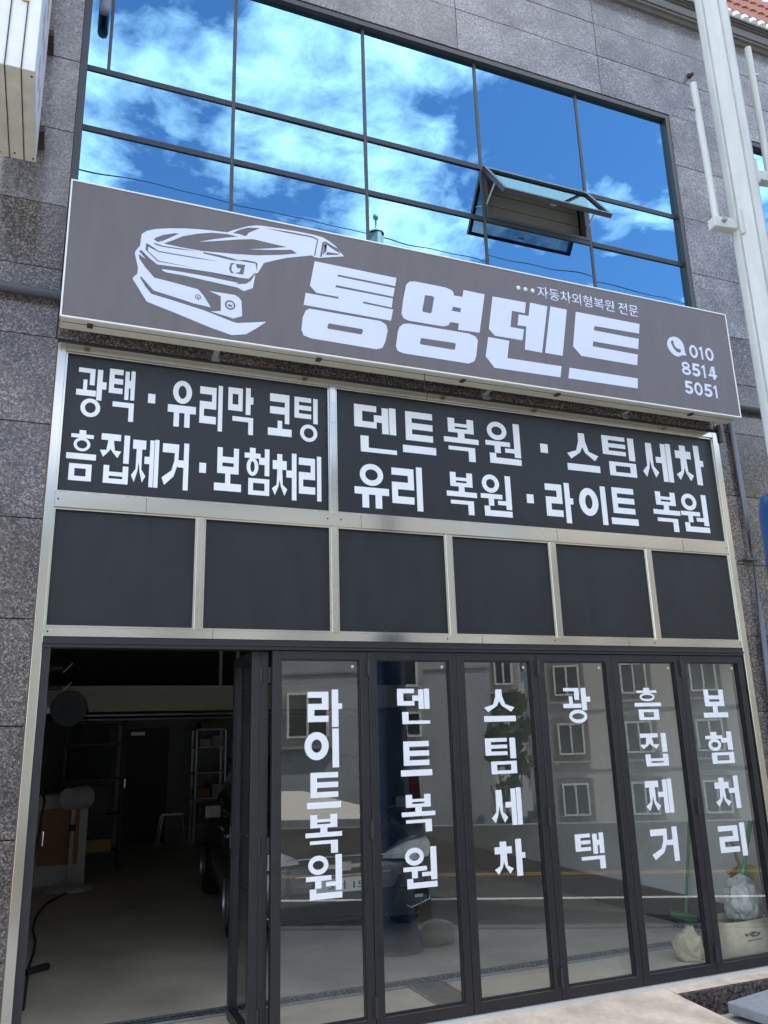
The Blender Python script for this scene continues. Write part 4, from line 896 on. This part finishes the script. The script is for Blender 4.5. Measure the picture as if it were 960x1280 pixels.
# ================================================================== INSIDE THE SHOP
def stb(nm, m, *bx):
    b = MB()
    for q in bx: b.box(*q)
    return struct(b.build(nm, m))
stb('shop_floor', 'shop_floor', (-0.052, 5.6, 0.112, 11.35, -0.1, 0.0))
stb('interior_wall_left', 'wall_paint', (-0.12, -0.055, 0.10, 11.35, -0.1, 4.38))
stb('interior_wall_right', 'wall_paint', (5.60, 5.65, 0.242, 11.35, -0.1, 4.38))
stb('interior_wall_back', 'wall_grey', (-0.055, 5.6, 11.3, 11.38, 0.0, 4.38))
stb('skirting', 'plastic_black', (5.578, 5.599, 0.25, 11.2, 0.0, 0.26))
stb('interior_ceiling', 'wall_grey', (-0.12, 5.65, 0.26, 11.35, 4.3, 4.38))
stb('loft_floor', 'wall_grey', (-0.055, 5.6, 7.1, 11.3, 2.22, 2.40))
stb('loft_beam', 'beam_cream', (-0.055, 5.6, 7.0, 7.095, 2.20, 2.55))
stb('loft_wall', 'wall_dark', (-0.05, 5.6, 8.5, 8.6, 2.40, 4.3))
stb('loft_post', 'beam_cream', (2.33, 2.37, 7.03, 7.09, 2.55, 4.3), (2.58, 2.62, 7.03, 7.09, 2.55, 4.3))
lb = MB(); lb.tube((0.4, 7.3, 2.16), (4.5, 7.3, 2.16), 0.02, n=8); lb.tube((0.4, 7.3, 2.1), (4.5, 7.3, 2.1), 0.012, n=8); tag(lb.build('ceiling_rail', 'steel'), 'thin steel rail under the loft beam', 'rail')

# drain gratings
def grate(label, x0, x1, y0, y1, along, pitch):
    g = thing('drain_grate', label, 'grate', ((x0 + x1) / 2, (y0 + y1) / 2, 0)); o = ((x0 + x1) / 2, (y0 + y1) / 2, 0)
    MB(o).box(x0, x1, y0, y1, 0.001, 0.003).build('channel', 'trench', g)
    f = MB(o)
    if along == 'x': f.box(x0, x1, y0, y0 + .008, .003, .018); f.box(x0, x1, y1 - .008, y1, .003, .018); f.box(x0, x1, (y0 + y1) / 2 - .003, (y0 + y1) / 2 + .003, .004, .014)
    else: f.box(x0, x0 + .008, y0, y1, .003, .018); f.box(x1 - .008, x1, y0, y1, .003, .018)
    f.build('frame', 'galv', g)
    L = (x1 - x0) if along == 'x' else (y1 - y0); n_ = int(L / pitch); b0 = None
    for i in range(n_):
        if b0 is None:
            b0 = (MB((0, 0, 0)).box(-.004, .004, -(y1 - y0) / 2 + .008, (y1 - y0) / 2 - .008, .004, .017) if along == 'x' else MB().box(-(x1 - x0) / 2 + .008, (x1 - x0) / 2 - .008, -.004, .004, .004, .017)).build('bar', 'galv', g); c = b0
        else: c = shared(b0, 'bar', g)
        d = -L / 2 + (i + .5) * pitch
        c.location = (d, 0, 0) if along == 'x' else (0, d, 0)
grate('long steel drain grating crossing the shop floor behind the doors', 0.0, 5.46, 0.76, 0.90, 'x', 0.04)
grate('short pale drain grating at right angles to the long one', 2.56, 2.82, 0.22, 0.755, 'y', 0.03)

# ---- the dark car parked inside
CX, CY = 2.68, 2.05
car = thing('parked_car', 'dark hatchback parked inside the shop facing the folding doors', 'car', (CX, CY + 2.0, 0), R(-5))
# local frame: x across, y from -2 (nose, towards the doors) to 2, z up
def loft(name, secs, m, parent, smooth=True):
    b = MB(); n_ = len(secs[0]); vs = [p for s_ in secs for p in s_]; fs = []
    for i in range(len(secs) - 1):
        for k in range(n_):
            j = (k + 1) % n_
            fs.append((i * n_ + k, i * n_ + j, (i + 1) * n_ + j, (i + 1) * n_ + k))
    fs += [tuple(reversed(range(n_))), tuple(range((len(secs) - 1) * n_, len(secs) * n_))]
    b._add(vs, fs, smooth); return b.build(name, m, parent)
def sec(y, hw, zb, zt, crown=.03, tuck=.08):
    return [(-hw + tuck, y, zb), (-hw, y, zb + .12), (-hw, y, zb + (zt - zb) * .55), (-hw + .03, y, zt - .07), (-hw + .14, y, zt - .005), (-hw * .4, y, zt + crown), (hw * .4, y, zt + crown), (hw - .14, y, zt - .005), (hw - .03, y, zt - .07), (hw, y, zb + (zt - zb) * .55), (hw, y, zb + .12), (hw - tuck, y, zb)]
body = loft('body', [sec(-2.02, .62, .30, .62, .01), sec(-1.97, .76, .22, .72, .015), (sec(-1.85, .83, .2, .80)), sec(-1.5, .87, .18, .90), sec(-0.95, .88, .18, .99), sec(-.5, .88, .18, 1.0), sec(1.2, .88, .18, 1.0), sec(1.9, .86, .2, .98), sec(2.02, .76, .3, .9)], 'car_paint', car)
loft('cabin', [sec(-.95, .74, .96, 1.0, .01, .01), sec(-.35, .72, .96, 1.36, .03, .01), sec(.1, .69, .96, 1.47, .03, .01), sec(1.1, .68, .96, 1.46, .03, .01), sec(1.85, .70, .96, 1.05, .02, .01)], 'car_glass', car)
loft('roof', [sec(-.12, .64, 1.42, 1.45, .035, .01), sec(.3, .66, 1.44, 1.485, .035, .01), sec(1.2, .64, 1.42, 1.47, .03, .01)], 'car_paint', car)
for sgn in (-1, 1):
    for y in (-1.2, 1.35):
        w_ = MB(); w_.lathe((sgn * .80, y, .31), [(.19, -.10), (.29, -.10), (.312, -.07), (.312, .07), (.29, .10), (.19, .10)], 28, 'X'); wh = w_.build('wheel', 'rubber', car)
        r_ = MB(); r_.lathe((sgn * .88, y, .31), [(.205, -.04), (.2, .02), (.18, .01), (.17, -.02)], 24, 'X')
        for k in range(5):
            a = k * 2 * math.pi / 5; r_.tube((sgn * .885, y, .31), (sgn * .885, y + .19 * math.cos(a), .31 + .19 * math.sin(a)), .025, .02, 6)
        r_.lathe((sgn * .89, y, .31), [(.0005, .01 * sgn), (.05, .01 * sgn), (.05, 0)], 12, 'X'); r_.build('rim', 'steel', wh)
    hl = MB(); s_ = sgn
    hl.prism_xz([(s_ * .31, .655), (s_ * .42, .75), (s_ * .60, .825), (s_ * .80, .86), (s_ * .84, .80), (s_ * .82, .69), (s_ * .60, .645)], -1.985, -1.78); hl.build('headlight', 'headlamp', car, bevel=.01)
    hl = MB(); hl.box(s_ * .72 - .025, s_ * .72 + .025, -1.99, -1.8, .70, .74); hl.build('indicator', 'amber', car)
    fg = MB(); pts = [(s_ * .50, .36), (s_ * .78, .48), (s_ * .80, .34), (s_ * .62, .28)]; fg.prism_xz(pts, -2.0, -1.8); fg.build('fog_recess', 'car_trim', car)
    fg = MB(); q = [Vector((x, -2.005, z)) for x, z in pts]; fg.path(q + [q[0]], .007, 6); fg.build('fog_trim', 'chrome', car)
    fg = MB(); fg.box(s_ * .70 - .04, s_ * .70 + .04, -2.01, -1.99, .36, .385); fg.build('fog_lamp', 'headlamp', car)
    mr = MB(); mr.tube((s_ * .86, -.62, 1.02), (s_ * .98, -.62, 1.06), .02, n=8); mr.box(min(s_ * .92, s_ * 1.08), max(s_ * .92, s_ * 1.08), -.68, -.58, 1.01, 1.13); mr.build('side_mirror', 'car_paint', car, bevel=.02)
g_ = MB(); g_.prism_xz([(-.29, .72), (.29, .72), (.30, .60), (-.30, .60)], -2.045, -1.9); g_.build('upper_grille', 'car_trim', car)
g_ = MB(); g_.prism_xz([(-.50, .46), (.50, .46), (.42, .27), (-.42, .27)], -2.045, -1.9); g_.build('lower_grille', 'car_trim', car)
g_ = MB(); g_.path([(-.5, -2.05, .735), (-.2, -2.06, .75), (.2, -2.06, .75), (.5, -2.05, .735)], .008, 6); g_.path([(-.43, -2.05, .60), (0, -2.06, .598), (.43, -2.05, .60)], .007, 6); g_.build('grille_bar', 'chrome', car)
g_ = MB(); e = [(-.15, .685), (-.14, .655), (-.055, .655), (-.06, .635), (.055, .635), (.065, .655), (.135, .655), (.15, .685), (.06, .685), (.065, .705), (-.055, .705), (-.065, .685)]
g_.prism_xz(e, -2.085, -2.045); g_.build('emblem', 'brass_pale', car)
pt = MB(); pt.box(-.26, .26, -2.075, -2.055, .465, .575); pl8 = pt.build('number_plate', 'plate', car)
font_text('plate_digits', '3버 15', -.14, .17, .485, .555, -2.0775, .001, 'ink', pl8, 0.008)

# ---- furniture deep in the shop
o = (0.42, 6.65, 0); fan = thing('fan_heater', 'white pedestal heater with round head on a disc base', 'heater', o)
MB(o).lathe(o, [(.0005, .075), (.05, .07), (.2, .045), (.28, .02), (.285, 0)], 28).build('base', 'plastic_white', fan)
MB(o).tube((.42, 6.65, .06), (.42, 6.65, .95), .026, n=12).build('post', 'plastic_white', fan)
MB(o).tube((.42, 6.65, .70), (.42, 6.65, .78), .04, n=12).build('collar', 'plastic_black', fan)
b = MB(o); b.tube((.33, 6.5, 1.10), (.56, 6.75, 1.10), .13, .145, 20); b.tube((.42, 6.65, .93), (.43, 6.64, 1.02), .04, n=10); b.build('head', 'plastic_white', fan)
o = (.2, 7.4, 0); cb = thing('cabinet', 'white floor cabinet with wooden door by the left wall', 'cabinet', o)
MB(o).box(-.05, .62, 7.1, 7.8, 0, 1.12).build('carcass', 'plastic_white', cb); MB(o).box(.02, .52, 7.075, 7.1, .25, .95).build('door', 'wood', cb); MB(o).box(.07, .085, 7.05, 7.075, .5, .68).build('handle', 'chrome', cb)
o = (.16, 5.2, 2.0); hr = thing('hose_reel', 'round grey hose reel on the left inner wall', 'hose reel', o)
MB(o).box(-.05, .0, 5.1, 5.3, 1.95, 2.25).build('wall_plate', 'plastic_white', hr); MB(o).box(0, .12, 5.17, 5.23, 2.12, 2.18).build('arm', 'steel', hr)
b = MB(o); b.lathe((.24, 5.2, 2.17), [(.0005, -.05), (.05, -.05), (.05, -.07), (.06, -.07), (.06, -.03), (.16, -.03), (.16, -.07), (.195, -.07), (.205, -.055), (.205, .07), (.0005, .07)], 28, 'Y', False); b.build('drum', 'pipe_dark', hr)
b = MB(o); b.path([(.42, 5.2, 2.2), (.45, 5.2, 2.16), (.44, 5.2, 2.0), (.43, 5.2, 1.9)], .012, 6); b.build('hose_end', 'plastic_black', hr)
for i, z in enumerate((2.46, 2.28)):
    o = (0, 3.2, z); lp = thing('clamp_lamp', ('upper black clamp lamp high on the left inner wall', 'lower black clamp lamp high on the left inner wall')[i], 'lamp', o, 0, 'clamp lamps on the left inner wall')
    MB(o).box(-.055, .0, 3.16, 3.24, z - .05, z + .05).build('clamp', 'plastic_black', lp); MB(o).tube((0, 3.2, z), (.12, 3.2, z + .01), .03, n=10).build('head', 'plastic_black', lp); MB(o).tube((.12, 3.2, z - .04), (.2, 3.2, z + .05), .006, n=5).build('arm', 'steel', lp)
b = MB(); b.path([(.0, 4.5, 1.35), (.05, 4.5, 1.2), (.02, 4.5, .9), (-.02, 4.5, .6)], .016, 6); tag(b.build('air_hose', 'plastic_black'), 'black air hose hanging on the left inner wall', 'hose')
b = MB(); b.path([(.0, 1.5, .012), (.01, 2.2, .012), (.02, 2.8, .012), (.05, 3.2, .012), (.06, 3.7, .012), (.03, 4.3, .012), (.06, 5.0, .012), (.16, 5.7, .012), (.4, 6.4, .012)], .011, 6); tag(b.build('floor_cable', 'plastic_black'), 'black cable lying along the left edge of the shop floor', 'cable')
b = MB(); b.path([(.0, 2.45, .03), (.07, 2.5, .035), (.13, 2.55, .035), (.16, 2.58, .03)], .026, 8); tag(b.build('hose_nozzle', 'plastic_black'), 'black hose nozzle lying on the floor by the door', 'nozzle')
o = (.8, 8.0, 0); rk = thing('tall_rack', 'tall dark storage rack left of the back door', 'rack', o)
for x in (.28, 1.1):
    for y in (7.9, 8.35): MB(o).box(x, x + .04, y, y + .04, 0, 2.1).build('post', 'plastic_black', rk)
for z in (.25, .75, 1.25, 1.75, 2.06): MB(o).box(.28, 1.14, 7.9, 8.39, z, z + .03).build('shelf', 'plastic_black', rk)
for i, (x, z, w_, h_, m_) in enumerate(((.4, .78, .5, .4, 'plastic_black'), (.35, 1.28, .6, .4, 'wall_dark'), (.45, .28, .55, .17, 'yellow_box'), (.4, 1.78, .5, .25, 'wall_dark'))):
    tag(MB((x, 8.1, z)).box(x, x + w_, 7.95, 8.3, z, z + h_).build('storage_box', m_, bevel=.008), ('black box on the second shelf of the tall rack', 'dark box on the third shelf of the tall rack', 'yellow box on the lowest shelf of the tall rack', 'dark box on the top shelf of the tall rack')[i], 'box')
bdv = MB(); bdv.box(1.35, 2.2, 11.24, 11.299, 0, 2.05); bo = bdv.build('back_door', 'plastic_black'); tag(bo, 'black door in the back wall of the shop', 'door')
MB().box(1.27, 1.345, 11.22, 11.299, 0, 2.1).build('door_frame', 'beam_cream', bo); MB().box(1.42, 1.44, 11.2, 11.24, 1.0, 1.15).build('handle', 'chrome', bo); MB().box(1.5, 1.75, 11.2, 11.24, 1.92, 1.98).build('door_closer', 'steel', bo)
o = (2.25, 10.9, 0); stl = thing('step_stool', 'steel framed step stool before the back wall', 'stool', o)
for x, s_ in ((2.06, -1), (2.44, 1)):
    for y in (10.75, 11.05): MB(o).tube((x + s_ * .05, y, 0), (x - s_ * .02, y, .50), .016, n=8).build('leg', 'chrome', stl)
MB(o).box(2.05, 2.45, 10.72, 11.08, .50, .54).build('seat', 'steel', stl); MB(o).tube((2.03, 10.75, .25), (2.47, 10.75, .25), .012, n=8).build('rung', 'chrome', stl)
o = (2.9, 10.9, 0); sr = thing('shelf_rack', 'grey metal shelf rack by the back wall with boxes', 'rack', o)
for x in (2.62, 3.16):
    for y in (10.7, 11.15): MB(o).box(x, x + .03, y, y + .03, 0, 2.0).build('post', 'steel', sr)
for z in (.3, .75, 1.2, 1.65, 1.98): MB(o).box(2.62, 3.19, 10.7, 11.18, z, z + .025).build('shelf', 'galv', sr)
for i, (x, z, w_, h_, m_) in enumerate(((2.66, 1.0, .25, .17, 'yellow_box'), (2.7, 1.68, .2, .14, 'plastic_white'), (2.92, 1.68, .22, .2, 'plastic_white'), (2.7, .33, .4, .3, 'cardboard'), (2.95, .78, .2, .22, 'plastic_white'), (2.7, 2.01, .4, .12, 'cardboard'))):
    if i == 0: z = .78
    tag(MB((x, 10.9, z)).box(x, x + w_, 10.74, 11.1, z, z + h_).build('storage_box', m_, bevel=.006), ('yellow box on the shelf rack', 'small white box on the upper shelf of the rack', 'larger white box on the upper shelf of the rack', 'cardboard box low on the shelf rack', 'white box in the middle of the shelf rack', 'flat cardboard box on top of the shelf rack')[i], 'box')
o = (3.5, 10.9, 0); c2 = thing('low_cabinet', 'white low cabinet beside the shelf rack', 'cabinet', o)
MB(o).box(3.22, 4.3, 10.7, 11.25, 0, 1.0).build('carcass', 'plastic_white', c2)
for x in (3.24, 3.78): MB(o).box(x, x + .51, 10.68, 10.7, .05, .97).build('door', 'box_white', c2)
for i in range(3): tag(MB((3.4, 10.9, 1 + i * .12)).box(3.26, 3.8, 10.75, 11.1, 1.001 + i * .12, 1.11 + i * .12).build('parts_tray', 'galv', bevel=.01), ('lowest', 'middle', 'topmost')[i] + ' of the steel parts trays stacked on the low cabinet', 'tray', 'parts trays on the low cabinet')

# ---- corner behind the last door leaf
def broom(label, p0, p1, m, hx):
    p0 = Vector(p0); p1 = Vector(p1); d = (p1 - p0).normalized(); br_ = thing('broom', label, 'broom', p0)
    MB(p0).tube(p0 + d * .12, p1, .013, n=10).build('handle', m, br_); MB(p0).tube(p1 - d * .18, p1, .018, n=10).build('grip', 'green_plastic', br_)
    b = MB(p0); b.box(p0.x - .03, p0.x + .03, p0.y - .14, p0.y + .14, p0.z + .08, p0.z + .13); b.build('head', 'green_plastic', br_)
    b = MB(p0)
    for i in range(26):
        yy = p0.y - .13 + .26 * i / 25; b.tube((p0.x + random.uniform(-.02, .02), yy, p0.z + .09), (p0.x + random.uniform(-.05, .05), yy + random.uniform(-.03, .03), p0.z + .001), .006, .003, 4, False)
    b.build('bristles', 'plastic_black', br_)
broom('green broom leaning on the white side wall behind the fifth door leaf', (5.48, 1.25, 0), (5.56, 1.05, 1.22), 'green_plastic', .1)
broom('teal broom stuck upright in the plastic bag', (5.16, .36, .02), (5.50, .32, .98), 'teal_plastic', .1)
o = (5.12, .40, 0); sk = thing('paper_sack', 'stained beige paper sack with printed oval mark behind the last door leaf', 'sack', o)
b = MB(o)
rn = random.Random(9); rings = []
for k, (z, w_, d_) in enumerate(((0, .25, .15), (.06, .265, .17), (.14, .26, .165), (.24, .262, .16), (.285, .258, .155))):
    rings.append([(5.20 + w_ * math.copysign(abs(math.cos(a)) ** .45, math.cos(a)) + rn.uniform(-.008, .008), .31 + d_ * math.copysign(abs(math.sin(a)) ** .45, math.sin(a)) + rn.uniform(-.006, .006), z) for a in [i * 2 * math.pi / 28 for i in range(28)]])
vs = [p for r in rings for p in r]; b._add(vs, [(i * 28 + k, i * 28 + (k + 1) % 28, (i + 1) * 28 + (k + 1) % 28, (i + 1) * 28 + k) for i in range(4) for k in range(28)] + [tuple(reversed(range(28)))], True)
b.build('body', 'sack', sk)
b = MB(o); b.ring_xz(5.215, .19, .05, .015, .006, .136, .15, 18); b.box(5.12, 5.15, .136, .15, .193, .197); b.box(5.125, 5.15, .136, .15, .183, .187); b.tube((5.18, .137, .17), (5.21, .137, .21), .003, n=5); b.tube((5.18, .137, .21), (5.21, .137, .17), .003, n=5); b.box(5.14, 5.28, .136, .15, .148, .153); b.build('print', 'ink', sk)
blob('plastic_bag', (5.33, .34, .38), (.15, .12, .19), 'poly_bag', 'crumpled clear plastic bag standing in the paper sack', 'bag', 5, .24, sub=5)
blob('rag_bundle', (4.80, .42, .085), (.11, .10, .13), 'sack', 'dirty pale rag bundle on the floor beside the paper sack', 'rag', 8, .28, sub=5)
o = (5.54, .42, .2); um = thing('umbrella', 'closed rainbow striped umbrella with brown handle standing in the corner', 'umbrella', o)
tip = Vector((5.54, .42, .20)); top = Vector((5.46, .46, .60)); ax = (top - tip).normalized(); q = ax.to_track_quat('Z', 'Y')
for i, m_ in enumerate(('umbrella_green', 'umbrella_yellow', 'umbrella_orange', 'umbrella_green', 'umbrella_yellow', 'umbrella_orange', 'umbrella_black', 'umbrella_green')):
    b = MB(o); a0, a1 = i * math.pi / 4, (i + 1) * math.pi / 4; am = (a0 + a1) / 2; L = (top - tip).length
    P = [tip + q @ Vector((.012 * math.cos(a), .012 * math.sin(a), 0)) for a in (a0, am, a1)] + [tip + q @ Vector((r_ * math.cos(a), r_ * math.sin(a), L)) for a, r_ in ((a0, .07), (am, .12), (a1, .07))] + [tip + q @ Vector((.02 * math.cos(a), .02 * math.sin(a), L * 1.05)) for a in (a0, am, a1)]
    b._add(P, [(0, 1, 4, 3), (1, 2, 5, 4), (3, 4, 7, 6), (4, 5, 8, 7)]); b.build('canopy_gore', m_, um)
b = MB(o); b.path([top, top + ax * .12, top + ax * .2 + Vector((.01, 0, 0)), top + ax * .24 + Vector((-.03, 0, 0)), top + ax * .2 + Vector((-.06, 0, 0))], .014, 8); b.build('handle', 'wood', um)
